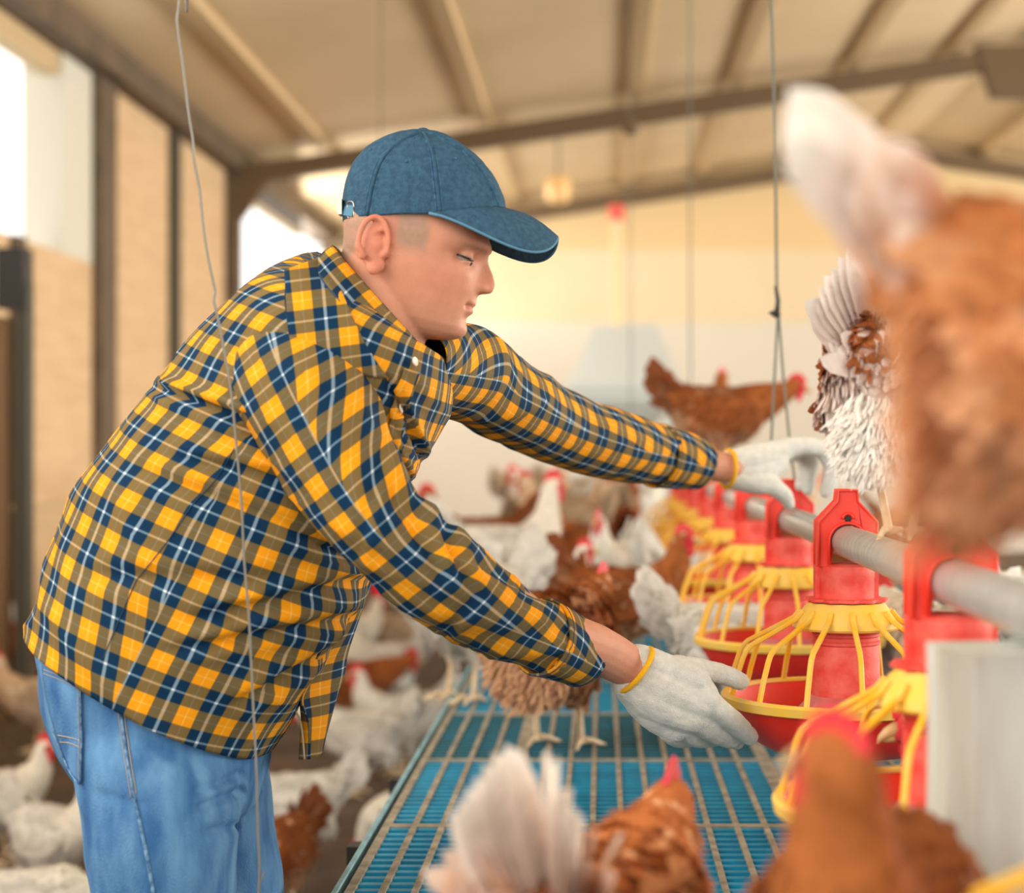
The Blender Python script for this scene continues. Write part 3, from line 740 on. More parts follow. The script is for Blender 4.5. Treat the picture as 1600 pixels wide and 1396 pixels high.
    for k in range(nb+1):
        u = k/nb; x = .026-.052*u
        h = .006+comb*.020*math.sin(PI*min(1, u*1.05))**.6*(.62+.38*abs(math.sin(u*PI*4.6)))
        top.append((x, h))
    L_ = [(x, .008+.6*math.sqrt(max(0, 1-(x/.034)**2))*.012) for x, h in top]
    pa = []
    for yy in (-.0022, .0022):
        pa.append(([bm.verts.new(H+fw*x+upv*(l+h+.001)+side*yy*.5) for (x, h), (_, l) in zip(top, L_)], [bm.verts.new(H+fw*x+upv*l+side*yy*1.6) for x, l in L_]))
    (ta, ba), (tb, bb) = pa
    for k in range(nb):
        bm.faces.new((ta[k], ta[k+1], ba[k+1], ba[k])); bm.faces.new((tb[k+1], tb[k], bb[k], bb[k+1])); bm.faces.new((ta[k], tb[k], tb[k+1], ta[k+1])); bm.faces.new((ba[k+1], bb[k+1], bb[k], ba[k]))
    for k in (0, nb): bm.faces.new((ta[k], ba[k], bb[k], tb[k]))
    obj('comb', bm, M['comb'], t)
    for s in (-1, 1):
        bm = bmesh.new(); add_ball(bm, H+fw*.018-upv*.026+side*s*.008, .0085, .0032, .015*comb**.5, R, 12, 8); obj('wattle', bm, M['comb'], t, True)
        bm = bmesh.new(); add_ball(bm, H+fw*.013+upv*.004+side*s*.0172, .0042, .0025, .0042, R, 10, 8); obj('eye', bm, M['hen_eye'], t, True)
    bm = bmesh.new()
    add_tube(bm, [H+fw*.024+upv*.002, H+fw*.036+upv*.0005, H+fw*.045-upv*.003, H+fw*.050-upv*.008], [.0085, .0065, .0038, .0008], 10)
    add_tube(bm, [H+fw*.024-upv*.006, H+fw*.036-upv*.0065, H+fw*.043-upv*.007], [.006, .004, .001], 8)
    obj('beak', bm, M['beak'], t, True)
    t['label'] = label; t['category'] = 'hen'
    return t
D = math.radians
protos = {}
def proto(key):
    if key not in protos:
        pal = {'b': BROWN, 'w': WHITE, 't': TAWNY, 'e': BEIGE}[key[0]]
        protos[key] = [make_hen(pal, key[2:], seed=3+len(protos), nfeath=900, comb=1.25 if key[0] == 'w' else .9), False]
    return protos[key]
GROUP = {'f': 'hens on the litter floor', 'p': 'hens on the slatted platform', 'q': 'hens perched on the feed pipe'}
def hen(key, px, y, deg, label, where='p', s=1.0):
    pr = proto(key)
    o = pr[0] if not pr[1] else copy_tree(pr[0]); pr[1] = True
    z = {'p': PZ, 'f': .0, 'q': PZP+PR-.003}[where]
    o.location = ((px-VX)/F*y, y, z); o.rotation_euler = (0, 0, D(deg)); o.scale = (s, s, s)
    o['label'] = label; o['category'] = 'hen'; o['group'] = GROUP[where]
    return o
# heading: 0 = facing the right of the picture, 90 = facing away, 180 = left, 270 = towards the viewer
# platform, mid distance
hen('b_up', 975, 4.5, 338, 'glossy chestnut hen with bright red face standing between the two outstretched arms')
hen('w_low', 1105, 5.12, 20, 'white hen bending low behind the yellow cages farther down the line')
hen('w_up', 962, 5.6, 250, 'white hen behind the chestnut hen, just left of the blurred pans')
hen('w_mid', 1150, 3.62, 5, 'white hen behind the near glove, its raised tail left of the blurred pans', s=.95)
hen('w_mid', 722, 4.14, 222, 'large white hen on the platform edge, mostly hidden by the near sleeve', s=1.08)
hen('w_tall', 785, 5.6, 20, 'tall white hen with upright red comb above the near sleeve', s=1.2)
hen('b_up', 745, 6.6, 185, 'dark brown hen whose head peeps over the near sleeve at the left', s=1.15)
hen('w_up', 838, 4.9, 350, 'cream hen with crimson comb low behind the near forearm', s=.85)
hen('e_up', 885, 7.2, 150, 'pale beige hen in the crowd under the far forearm', s=1.25)
hen('w_up', 862, 8.8, 200, 'small white hen at the back left of the platform crowd', s=1.25)
hen('e_tall', 915, 8.4, 300, 'beige hen facing the viewer with a pink comb in the crowd', s=1.25)
hen('b_mid', 925, 6.2, 120, 'brown hen directly behind the chestnut hen', s=1.1)
hen('w_mid', 925, 10.2, 30, 'white hen leaning forward at the back of the crowd', s=1.25)
hen('e_tall', 838, 10.5, 20, 'sandy hen farthest left in the platform crowd', s=1.3)
hen('b_up', 968, 9.6, 260, 'brown hen between the crowd and the far yellow cages', s=1.2)
hen('e_up', 832, 8.0, 70, 'beige hen turned away at the left of the platform crowd', s=1.05)
hen('w_low', 950, 11.8, 200, 'distant white hen pecking near the end of the line', s=1.1)
hen('e_up', 895, 12.0, 340, 'distant sandy hen near the end wall', s=1.3)
hen('w_up', 1003, 10.7, 60, 'tiny distant white hen between the platform crowd and the far yellow cages', s=1.1)
# right of the feed line
hen('b_mid', 1335, 6.0, 170, 'brown hen beyond the pipe, below the perched pied hen', s=1.1)
hen('w_up', 1275, 7.0, 220, 'white hen beyond the pipe behind the far gloved fingers', s=1.1)
hen('w_mid', 1478, 3.25, 110, 'white hen feeding between the gripped pan and the limed post', s=1.05)
hen('w_tall', 1590, 3.95, 200, 'white hen at the right edge just above the pipe', s=1.1)
hen('b_low', 1420, 7.6, 10, 'dark brown hen far beyond the pipe', s=1.1)
hen('w_mid', 1500, 5.6, 60, 'white hen far right beyond the near pipe', s=1.0)
hen('b_mid', 1720, 2.0, 190, 'dark brown feathered hen at the right edge beside a yellow rod', s=1.0)
hen('e_up', 1215, 9.0, 10, 'beige hen in the distance under the far glove', s=1.2)
# litter floor
hen('w_up', -5, 5.45, 350, 'cropped white hen at the left edge with bright red comb', 'f', 1.0)
hen('w_tall', 88, 4.95, 330, 'plump white hen beside the pocket of the jeans', 'f', .95)
hen('w_low', 25, 4.15, 20, 'white hen at the bottom left corner, only its back in view', 'f', 1.0)
hen('e_up', 62, 7.4, 210, 'beige hen standing by the wall left of the jeans', 'f', 1.1)
hen('b_up', 45, 9.3, 200, 'rusty hen far back beside the dark post', 'f', 1.25)
hen('w_mid', 75, 9.9, 10, 'small white hen beside the timber board', 'f', 1.2)
hen('w_up', 452, 5.3, 190, 'white hen seen between the shirt tails with red comb', 'f', 1.05)
hen('b_low', 436, 4.85, 250, 'brown hen low between the jeans and the platform', 'f', .9)
hen('w_mid', 560, 6.5, 170, 'white hen below the near elbow, facing left', 'f', 1.1)
hen('w_up', 628, 6.9, 200, 'white hen with pink comb next to the platform edge', 'f', 1.1)
hen('b_mid', 545, 7.6, 20, 'brown hen behind the white hens under the near elbow', 'f', 1.25)
hen('w_tall', 590, 8.3, 160, 'tall white hen in the floor flock behind the near sleeve', 'f', 1.25)
hen('w_up', 540, 9.6, 30, 'distant white hen framed by shirt front and sleeve', 'f', 1.2)
hen('e_mid', 620, 9.9, 200, 'distant beige hen on the litter by the platform', 'f', 1.2)
hen('w_low', 655, 5.0, 150, 'white hen feeding on the litter beside the slats', 'f', 1.0)
# perched on the pipe far back
hen('b_mid', 1126, 5.12, -4, 'blurred brown hen perched on the pipe above the far wrist, facing right', 'q', 1.0)
hen('b_tall', 1102, 5.88, 60, 'second brown hen on the pipe, its comb above the first one', 'q', .9)
# individually built hens near the camera
h = make_hen(BROWN, 'mid', seed=21, nfeath=1500, fluffy=1.5, tail_len=.10, tail_up=.7, yaw=D(68), label='brown hen with cream fluffy rump turned away below the near cuff')
h.location = ((872-VX)/F*3.5, 3.5, PZ); h['group'] = GROUP['p']; h.scale = (1.08, 1.08, 1.08)
h = make_hen(PIED, 'up', seed=31, nfeath=3200, fluffy=1.1, fine=2.6, fz=.140, fr=.046, stance=.017, tail_len=.135, tail_up=1.15, tail_spread=1.0, voxel=.0045, yaw=D(64), label='rust and white hen perched on the pipe, rump and fanned white tail in focus')
h.location = (PX+.008, 2.10, PZP+PR-.001); h['group'] = GROUP['q']; h.scale = (.86, .86, .90)
h = make_hen(PEACH, 'mid', seed=41, nfeath=2600, fluffy=1.2, fine=1.5, tail_len=.148, tail_up=.86, tail_spread=.36, cov=.62, crouch=.03, yaw=D(-12), label='huge blurred orange and white hen cropped by the right edge, tail raised')
h.location = (PX-.024, .985, PZP+PR-.010); h['group'] = GROUP['q']; h.scale = (1.0, 1.0, 1.0)
h = make_hen(PEACH, 'mid', seed=51, nfeath=2200, fluffy=1.2, tail_len=.175, tail_up=1.15, tail_spread=.5, yaw=D(72), label='blurred orange hen at the bottom with raised white tail and red comb')
h.location = (.0, 1.42, PZ); h['group'] = GROUP['p']; h.scale = (.95, .95, .95)
h = make_hen(BROWN, 'up', comb=.55, head_yaw=D(-135), seed=61, nfeath=2400, fluffy=1.2, tail_len=.09, tail_up=.3, yaw=D(256), label='large blurred red-brown hen in front of the feeders, neck stretched up')
h.location = (.168, 1.15, PZ); h['group'] = GROUP['p']; h.scale = (1.05, 1.06, 1.14)
# ------------------------------------------------------------------ the man
HY = 2.24; KP = HY/F
ML = Vector((-.52, 2.26, 0))
TH = D(12)
def W(f, h, s, y=HY):
    px = 603+f*math.cos(TH)+h*math.sin(TH); py = 400-(-f*math.sin(TH)+h*math.cos(TH))
    p = P(px, py, y); p.y += s*KP; return p
FRONT = [(-112, 96), (-108.7, 116), (-106, 128), (-99.7, 141), (-94, 145), (-87, 146.5), (-80, 145), (-74, 144.5), (-60, 145.5), (-45, 148), (-32, 151), (-27, 152), (-20, 151), (-10, 149.5), (0, 148.5), (12, 149), (24, 151), (32, 154), (40, 158), (48, 158.5), (56, 154), (70, 148), (90, 138), (110, 118), (130, 88), (145, 50)]
LIPS = [(-80, 0), (-74, -2), (-68, -2.6), (-64, .3), (-59, 3.6), (-54, 2.9), (-50.5, -.8), (-47, 2.8), (-43, 3.6), (-38, 2.8), (-32, 1.4), (-26, 0)]
NOSE = [(-30, 0), (-27, 5), (-24, 18), (-21, 23), (-15, 25.5), (-8, 27), (0, 24.5), (8, 20), (16, 13.5), (24, 7.5), (32, 3), (38, 0)]
BACK = [(-112, 58), (-104, 34), (-92, 12), (-80, -4), (-68, -14), (-50, -30), (-30, -50), (0, -66), (37, -75), (70, -76), (100, -66), (125, -40), (145, 4)]
WID = [(-112, 24), (-106, 38), (-98, 48), (-86, 58), (-70, 66), (-52, 73), (-30, 80), (-10, 85), (10, 88), (40, 91), (70, 92), (100, 80), (125, 56), (145, 24)]
def gs(x, s): return math.exp(-(x/s)**2)
def head_bm(bm):
    hs = [-112+i*(257/150) for i in range(151)]; nA = 180; rings = []
    for h in hs:
        f0 = interp(FRONT, h); b = interp(BACK, h); wd = interp(WID, h); cf = b+.47*(f0-b); nose = interp(NOSE, h) if -30 < h < 38 else 0
        rg = []
        for k in range(nA):
            t = k/nA; a = 2*PI*(t-.5); a = a-.55*math.sin(a)*.9   # denser at the face
            ca, sa = math.cos(a), math.sin(a)
            e = .80 if ca > 0 else .92
            rr = (f0-cf) if ca > 0 else (cf-b)
            f = cf+rr*math.copysign(abs(ca)**e, ca); s = wd*math.copysign(abs(sa)**.92, sa)
            s *= 1-.09*gs(h-19, 11)*sm(f, 88, 122)
            if ca > 0:
                sg = 7.5+6.5*sm(-h, -20, 14)
                f += nose*math.exp(-(abs(s)/sg)**2.4)+interp(LIPS, h)*math.exp(-(abs(s)/27)**4)
                # nostril wings
                for ss in (-1, 1):
                    f += 9*gs(h+17, 8)*gs(s-ss*17, 6.5)
                    f -= 15*gs(h-20, 11)*gs(s-ss*46, 20)          # eye socket
                    f += 4*gs(h-43, 8)*gs(s-ss*34, 20)            # brow
                    f += 4.5*gs(h+8, 16)*gs(s-ss*54, 18)          # cheekbone
                    f -= .5*gs((h+30)+1.5*(abs(s)-34), 6)*gs(h+38, 16)   # smile line
                    f -= 3.0*gs(h+50, 4.5)*gs(abs(s)-27, 5)
                lw = sm(30-abs(s), 0, 8)
                f -= 3.2*gs(h+50.5, 2.0)*lw                       # mouth slit
                f += 2.2*(gs(h+45, 3)+1.2*gs(h+57, 4.0))*lw
                f -= 1.5*gs(s, 3)*gs(h+36, 8)
                f += 2*gs(s, 16)*gs(h+90, 12)
            rg.append(W(f, h, s))
        rings.append(rg)
    skin_loft(bm, rings)
bm = bmesh.new(); head_bm(bm)
for sd in (-1, 1):
    # eyelids over the eyeball
    ec = W(122, 20, sd*45); er = 16.2*KP
    for (a, hgt) in (('u', 1), ('l', -1)):
        b2 = bmesh.new(); add_ball(b2, (0, 0, 0), er, er, er, None, 32, 24)
        pn = Vector((math.sin(D(14))*0+.0, 0, 1)) if hgt > 0 else Vector((0, 0, -1))
        pn = Matrix.Rotation(D(20 if hgt > 0 else 10), 3, 'Y') @ pn
        off = (.0012 if hgt > 0 else .0040)
        bmesh.ops.bisect_plane(b2, geom=b2.verts[:]+b2.edges[:]+b2.faces[:], plane_co=pn*off, plane_no=pn, clear_inner=True)
        bmesh.ops.holes_fill(b2, edges=b2.edges[:]); bmesh.ops.translate(b2, vec=ec, verts=b2.verts)
        tmp = bpy.data.meshes.new('t'); b2.to_mesh(tmp); b2.free(); bm.from_mesh(tmp); bpy.data.meshes.remove(tmp)
    # ear
    w0 = 86
    add_chain(bm, [W(-7, 6, sd*(w0-6)), W(-7, -12, sd*(w0-4))], [.017, .012], 16)
    hel = []
    for k in range(22):
        a = D(-25+k*11.6)   # from the front crus up over the back down to the lobe
        ff = -7+22*math.cos(a)*(1 if math.sin(a) > -.3 else .8)-3*math.sin(a); hh = 9+39*math.sin(a)
        hel.append(W(ff-2, hh, sd*(w0+9+11*max(0, -math.cos(a)))))
    add_chain(bm, hel, [.0030]*3+[.0037]*(len(hel)-6)+[.0045]*3, 10)
    anti = [W(-6+ff, 6+hh, sd*(w0+8)) for ff, hh in ((4, 25), (-6, 20), (-12, 8), (-12, -6), (-5, -17), (4, -20))]
    add_chain(bm, anti, [.003, .0036, .0042, .0042, .0038, .0036], 10)
    rim = [W(-7+17*math.cos(D(a)), 8+30*math.sin(D(a)), sd*(w0+3)) for a in range(70, 260, 20)]
    add_chain(bm, rim, [.0048]*len(rim), 10)
    add_ball(bm, W(-2, -28, sd*(w0+9)), .0088, .0055, .0088)
    add_ball(bm, W(3, -22, sd*(w0+4)), .009, .006, .009)
    add_ball(bm, W(13, -2, sd*(w0+3)), .0042, .0042, .006)
# neck: from skull base into the collar
def nring(b, f, y, hz, n=40):
    B = P(b[0], b[1], y); Fr = P(f[0], f[1], y); c = (B+Fr)/2; e = (Fr-B)/2
    return [c+e*math.cos(a)+Vector((0, hz*math.sin(a), 0)) for a in [2*PI*k/n for k in range(n)]]
nk = crom([(538, 350, 668, 470, HY, .055), (536, 385, 668, 512, HY, .056), (528, 420, 662, 545, HY, .059), (505, 455, 650, 590, 2.25, .066), (470, 480, 640, 640, 2.26, .09)], 16)
skin_loft(bm, [nring(r[:2], r[2:4], r[4], r[5]) for r in nk])
# trunk, inside the shirt
TOR = [((52, 1000), (400, 1196), 2.275, .185), ((58, 975), (420, 1172), 2.275, .188), ((80, 905), (478, 1075), 2.275, .192), ((108, 832), (535, 985), 2.28, .195),
       ((148, 750), (578, 895), 2.285, .198), ((203, 662), (615, 800), 2.29, .198), ((262, 590), (650, 735), 2.295, .20), ((322, 520), (688, 680), 2.30, .212),
       ((385, 458), (706, 622), 2.30, .222), ((432, 424), (704, 575), 2.30, .205), ((472, 402), (690, 556), 2.29, .150), ((497, 396), (658, 562), 2.27, .095), ((512, 398), (640, 572), 2.26, .070)]
def tring(r, n, infl=0, pw=.86):
    B = P(*r[0:2], r[4]); Fr = P(*r[2:4], r[4]); c = (B+Fr)/2; e = (Fr-B)/2; L = e.length
    e = e*((L+infl)/L); hz = r[5]+infl; out = []
    for k in range(n):
        a = 2*PI*k/n+PI/2*3          # start on the near side (towards the camera)
        ca, sa = math.cos(a), math.sin(a)
        out.append(c+e*math.copysign(abs(ca)**pw, ca)+Vector((0, hz*math.copysign(abs(sa)**pw, sa), 0)))
    return out
flat = [(a[0], a[1], b[0], b[1], y, h) for a, b, y, h in TOR]
skin_loft(bm, [tring(r, 40, -.03) for r in crom(flat[1:], 24)])
# arms: shoulder, elbow, wrist, then the hand inside the glove
NARM = [((455, 590), 2.17, .045), ((520, 700), 2.12, .040), ((590, 795), 2.10, .030), ((660, 860), 2.11, .029), ((760, 925), 2.16, .028), ((850, 982), 2.22, .028), ((920, 1008), 2.28, .031), ((990, 1045), 2.33, .0265), ((1020, 1064), 2.34, .016)]
FARM = [((680, 600), 2.40, .035), ((715, 585), 2.46, .040), ((775, 620), 2.56, .038), ((870, 662), 2.70, .036), ((960, 697), 2.82, .032), ((1050, 714), 2.945, .022), ((1100, 724), 3.0, .026), ((1140, 731), 3.035, .024), ((1160, 730), 3.05, .015)]
for A in (NARM, FARM):
    q = crom([tuple(P(a[0], a[1], y))+(r,) for a, y, r in A], 22); add_chain(bm, [Vector(p[:3]) for p in q], [p[3] for p in q], 18)
bme = remeshed(bm, .0021, 2, 'person', .45)
SK = Vector((.60, .275, .170)); RED = Vector((.55, .16, .10))
HX = W(0, 0, 0)
def loc_head(co):
    d = co-HX; px = d.x/KP; pz = d.z/KP
    return (px*math.cos(TH)-pz*math.sin(TH), px*math.sin(TH)+pz*math.cos(TH), d.y/KP)
HL = {}
def skin_col(co, n):
    f, h, s = loc_head(co)
    c = SK.copy()
    if (co-HX).length < .25 and h > -150:
        v = noise.noise(co*220)
        # close-cropped hair behind the temple line and round the nape
        line = 72-.10*(h-20)+5*noise.noise(co*60)
        low_ = 30-24*sm(f, 10, 34) if f > 0 else 30-60*sm(-f, 10, 60)
        hair = sm(line-f, -4, 12)*sm(h, low_-8, low_+18)
        if abs(s) > interp(WID, h)+3: hair = 0
        c = c.lerp(Vector((.30, .205, .15)), max(0, min(1, hair*(.74+.2*v))))
        ear = (-40 < f < 20 and abs(s) > w0-4 and abs(h) < 56)
        if ear: c = c.lerp(RED*1.05, .45)
        c = c.lerp(RED, .35*gs(h+5, 20)*gs(f-168, 16)+.25*gs(h+20, 28)*gs(f-95, 35))
        if f > 118: c = c.lerp(Vector((.46, .15, .11)), .65*gs(h+51, 7.5)*sm(30-abs(s), 0, 5))
        # eyebrow
        if f > 96: c = c.lerp(Vector((.26, .14, .085)), .75*gs(h-36-.06*(abs(s)-30), 4.2)*sm(abs(s), 10, 18)*sm(78-abs(s), 0, 14)*(.7+.5*v))
        # lashes
        # shaven beard shadow of the chin
        bd = sm(-h, 50, 84)*sm(f, 30, 80)*.28
        c = c.lerp(Vector((.42, .27, .20)), max(0, bd*(.8+.8*v)))
    else:
        v = noise.noise(Vector((co.x*60, co.y*60, co.z*160)))
        c = c.lerp(Vector((.56, .27, .18)), .3+.25*v)
    return (c.x, c.y, c.z, 1)
set_col(bme, skin_col)
bme.transform(Matrix.Translation(-ML))
man = link_mesh('person', bme, M['skin'], None); man.location = ML
tag(man, 'man in a blue cap, plaid shirt, jeans and white gloves bending over the pan feeders', 'person')
def wobj(name, bm, m, parent, smooth=False):
    "child mesh given in world space"
    if isinstance(bm, bpy.types.Mesh):
        bm.transform(Matrix.Translation(-ML)); return link_mesh(name, bm, m, parent, smooth)
    bmesh.ops.translate(bm, vec=-ML, verts=bm.verts); return obj(name, bm, m, parent, smooth)
for sd in (-1, 1):
    ec = W(122, 20, sd*45)
    bm = bmesh.new(); add_ball(bm, ec, 15.0*KP, None, None, None, 24, 16); e = wobj('eye', bm, M['eye'], man, True)
    bm = bmesh.new(); dd = (W(150, 6, sd*36)-ec).normalized(); add_ball(bm, ec+dd*.0086, .0058, None, None, None, 16, 12); wobj('iris', bm, M['iris'], e, True)
    bm = bmesh.new()   # lashes along the upper lid edge
    pts = []
    for k in range(11):
        a = sd*D(-25+k*15.5); v = Vector((math.cos(a), sd*math.sin(a), 0)) @ Matrix.Rotation(D(-20), 3, 'Y').transposed() if False else Vector((math.cos(a), math.sin(a), -math.tan(D(20))*math.cos(a)))
        pts.append(ec+v.normalized()*(16.6*KP))
    add_tube(bm, pts, [.0004]+[.0012]*9+[.0004], 6); wobj('eyelash', bm, M['iris'], man, True)
# ------------------------------------------------------------------ shirt
def fold(u, v, sd, amp):
    "cloth relief: long soft folds with sharper creases"
    q = Vector((u*5.5+sd, v*13, sd*2.1)); wq = noise.noise(Vector((u*4, v*4, sd+9)))*.9
    a = noise.noise(q+Vector((wq, wq, 0))); b = noise.noise(Vector((u*12+v*9, v*16-u*7, sd*3.3)))
    r = (1-abs(noise.noise(Vector((u*3.2+v*6+sd, v*10-u*4, 4.4+sd)))*2.2))
    return amp*(a*.9+b*.35+max(0, r)**3*.55)
def uv_rings(rings, mid, sd=0):
    n = len(rings[0]); us = []; vs = []
    for r in rings:
        arc = [0]
        for k in range(n): arc.append(arc[-1]+(r[(k+1) % n]-r[k]).length)
        half = arc[n//2]; us.append([a for a in arc])
    # girth measured at the middle ring: stripes keep their spacing
    ref = us[mid]
    us = [[.55*a+.45*b for a, b in zip(u, ref)] for u in us]
    # symmetric about the near side so that the pattern stays put where it is seen
    vs = [[0]*(n+1) for _ in rings]
    for i in range(1, len(rings)):
        for k in range(n+1):
            vs[i][k] = vs[i-1][k]+(rings[i][k % n]-rings[i-1][k % n]).length
    off = [vs[mid][k] for k in range(n+1)]
    vs = [[vs[i][k]-off[k] for k in range(n+1)] for i in range(len(rings))]
    return us, vs
def near_uv(us, rings):
    "measure u from the near side both ways (ring starts there): far half negative"
    n = len(rings[0]); out = []
    for u in us:
        L = u[n]; out.append([a if i <= n//2 else a for i, a in enumerate(u)])
    return out
def shirt_piece(name, rings, mid, sd, amp, parent, base=None, m=M['plaid'], edge=None, solid=.0016, ampfn=None, v0=0):
    us, vs = uv_rings(base or rings, mid); n = len(rings[0])
    new = []
    for i, r in enumerate(rings):
        c = sum(r, Vector())/n; row = []
        for k, p in enumerate(r):
            d = (p-c).normalized(); a = 2*PI*k/n
            # periodic in the ring direction
            uu = .22*math.cos(a); ww = .22*math.sin(a)
            A = amp*(ampfn(i/(len(rings)-1), a) if ampfn else 1)
            row.append(p+d*fold(uu+ww*.35, vs[i][k]+ww*.5, sd, A))
        new.append(row)
    bm = bmesh.new(); ul = bm.loops.layers.uv.new('UVMap')
    skin_loft(bm, new, False, False, ul, us, [[x+v0 for x in r] for r in vs])
    o = wobj(name, bm, m, parent, True)
    if solid:
        s = o.modifiers.new('cloth', 'SOLIDIFY'); s.thickness = solid; s.offset = -1
    bv = BVHTree.FromPolygons([v.co+ML for v in o.data.vertices], [p.vertices[:] for p in o.data.polygons])
    return o, bv
rings = [tring(r, 150, 0) for r in crom(flat[1:], 120)]; ubase = [list(r) for r in rings]
# a hand-made crease below the shoulder blade and folds pulled towards the near armpit
for i, r in enumerate(rings):
    for k, p in enumerate(r):
        px = VX+p.x/p.y*F; py = VY-(p.z-CAMZ)/p.y*F
        near = sm(2.33-p.y, 0, .1)
        def crease(x0, y0, x1, y1, wd, dp):
            dx, dy = x1-x0, y1-y0; L2 = dx*dx+dy*dy; t = ((px-x0)*dx+(py-y0)*dy)/L2
            if t < -.25 or t > 1.2: return 0
            e = ((px-x0)*dy-(py-y0)*dx)/math.sqrt(L2)
            fade = sm(t, -.25, .1)*sm(1.2-t, 0, .3)
            return fade*dp*1.5*(-gs(e, wd)+.8*gs(e-wd*1.7, wd*1.3)+.4*gs(e+wd*2, wd*1.2))
        s = 0
        for cr in ((262, 612, 400, 655, 7, .011), (330, 640, 470, 700, 9, .008), (300, 720, 560, 770, 10, .006), (360, 640, 545, 815, 8, .008),
                   (250, 745, 470, 830, 12, .005), (330, 960, 570, 905, 11, .007), (300, 1010, 560, 960, 9, .006), (380, 1090, 520, 1010, 9, .007), (170, 900, 420, 905, 14, .004),
                   (560, 640, 640, 760, 7, .008), (610, 600, 660, 720, 6, .007), (480, 840, 590, 890, 9, .008)):
            s += crease(*cr)
        if s:
            c = sum(r, Vector())/len(r); rings[i][k] = p+(p-c).normalized()*s*(.35+.65*near)
shirt, tor = shirt_piece('shirt', rings, 60, 3.1, .0068, man, base=ubase, ampfn=lambda t, a: .8+.6*sm(.6-t, 0, .4) if t < .93 else .3)
def arm_rings(tab, n=64, cnt=90, dep=1.0):
    q = crom([(a[0], a[1], b[0], b[1], y) for a, b, y in tab], cnt)
    cs = [(P(t[0], t[1], t[4])+P(t[2], t[3], t[4]))/2 for t in q]; out = []
    for i, t in enumerate(q):
        e = (P(t[0], t[1], t[4])-P(t[2], t[3], t[4]))/2
        d = (cs[min(i+1, cnt-1)]-cs[max(i-1, 0)]).normalized()
        e = e-d*e.dot(d)*.35
        nn = d.cross(e).normalized()*e.length*dep
        if nn.y > 0: nn = -nn
        out.append([cs[i]+e*math.cos(a)+nn*math.sin(a) for a in [2*PI*k/n+PI/2 for k in range(n)]])
    return out
NS = [((520, 480), (372, 565), 2.27), ((545, 512), (368, 602), 2.20), ((566, 560), (378, 655), 2.13), ((592, 640), (428, 735), 2.10), ((625, 735), (500, 828), 2.08), ((665, 795), (560, 888), 2.085), ((730, 850), (640, 958), 2.11), ((800, 900), (730, 1008), 2.16), ((868, 944), (822, 1042), 2.23), ((875, 950), (828, 1044), 2.235)]
FS = [((668, 512), (628, 610), 2.25), ((700, 503), (662, 636), 2.35), ((738, 506), (700, 650), 2.44), ((765, 525), (725, 662), 2.49), ((802, 556), (770, 686), 2.56), ((868, 600), (848, 720), 2.70), ((936, 630), (920, 743), 2.80), ((990, 648), (970, 750), 2.87), ((1042, 666), (1024, 754), 2.94)]
nsl = arm_rings(NS); nbase = [list(r) for r in nsl]
for i, r in enumerate(nsl):
    c = sum(r, Vector())/len(r)
    for k, p in enumerate(r):
        px = VX+p.x/p.y*F; py = VY-(p.z-CAMZ)/p.y*F; s = 0
        for (x0, y0, x1, y1, wd, dp) in ((640, 770, 690, 905, 9, .009), (690, 830, 742, 930, 8, .008), (600, 700, 560, 860, 9, .004), (720, 870, 850, 930, 8, .006), (745, 930, 700, 985, 8, .006), (470, 640, 560, 800, 12, .004), (600, 740, 660, 850, 8, .007)):
            dx, dy = x1-x0, y1-y0; L2 = dx*dx+dy*dy; t = ((px-x0)*dx+(py-y0)*dy)/L2
            if -.25 < t < 1.2:
                e = ((px-x0)*dy-(py-y0)*dx)/math.sqrt(L2); s += sm(t, -.25, .15)*sm(1.2-t, 0, .35)*dp*(-gs(e, wd)+.8*gs(e-wd*1.8, wd*1.3))
        if p.y < c.y+.01: r[k] = p+(p-c).normalized()*s
sl1, sb1 = shirt_piece('sleeve', nsl, 45, 7.7, .0042, shirt, base=nbase, ampfn=lambda t, a: .35+1.3*sm(t, .1, .3))
sl2, sb2 = shirt_piece('sleeve', arm_rings(FS), 45, 12.3, .0042, shirt, ampfn=lambda t, a: .5+.6*sm(t, .1, .3))
# cuffs: separate banded ends
CN = arm_rings([((868, 938), (822, 1050), 2.23), ((902, 958), (853, 1058), 2.262), ((936, 982), (886, 1066), 2.295)], 48, 14)
CF = arm_rings([((1034, 662), (1016, 760), 2.93), ((1068, 672), (1046, 762), 2.965), ((1106, 688), (1080, 762), 3.0)], 48, 14)
def cuff(rg, sd, v0):
    o, b = shirt_piece('cuff', rg, 6, sd, .0016, shirt, solid=.003, v0=v0)
    bm = bmesh.new()
    for j in (1, 12):
        c = sum(rg[j], Vector())/len(rg[j]); add_tube(bm, [p+(p-c).normalized()*.0016 for p in rg[j]]+[rg[j][0]], .0005, 5)
    wobj('cuff_stitching', bm, M['navy_stitch'], shirt)
    return b
cb1 = cuff(CN, 1.2, .012); cb2 = cuff(CF, 5.2, .012)
# collar: stand and fallen leaf
def collar_ring(b, f, y, hz, n=90):
    "open loop from the near throat round the nape to the far throat"
    B = P(b[0], b[1], y); Fr = P(f[0], f[1], y); c = (B+Fr)/2; e = (Fr-B)/2; out = []
    for k in range(n+1):
        a = D(-18)-(2*PI-D(36))*k/n      # near side first (towards the camera is -y)
        out.append(c+e*math.cos(a)+Vector((0, hz*math.sin(a), 0)))
    return out
RI = [collar_ring((528, 440), (655, 590), 2.25, .066), collar_ring((527, 402), (660, 552), HY, .061), collar_ring((525, 388), (664, 545), HY, .062), collar_ring((519, 386), (664, 549), HY, .067), collar_ring((508, 400), (655, 566), 2.25, .105), collar_ring((499, 416), (646, 590), 2.255, .146)]
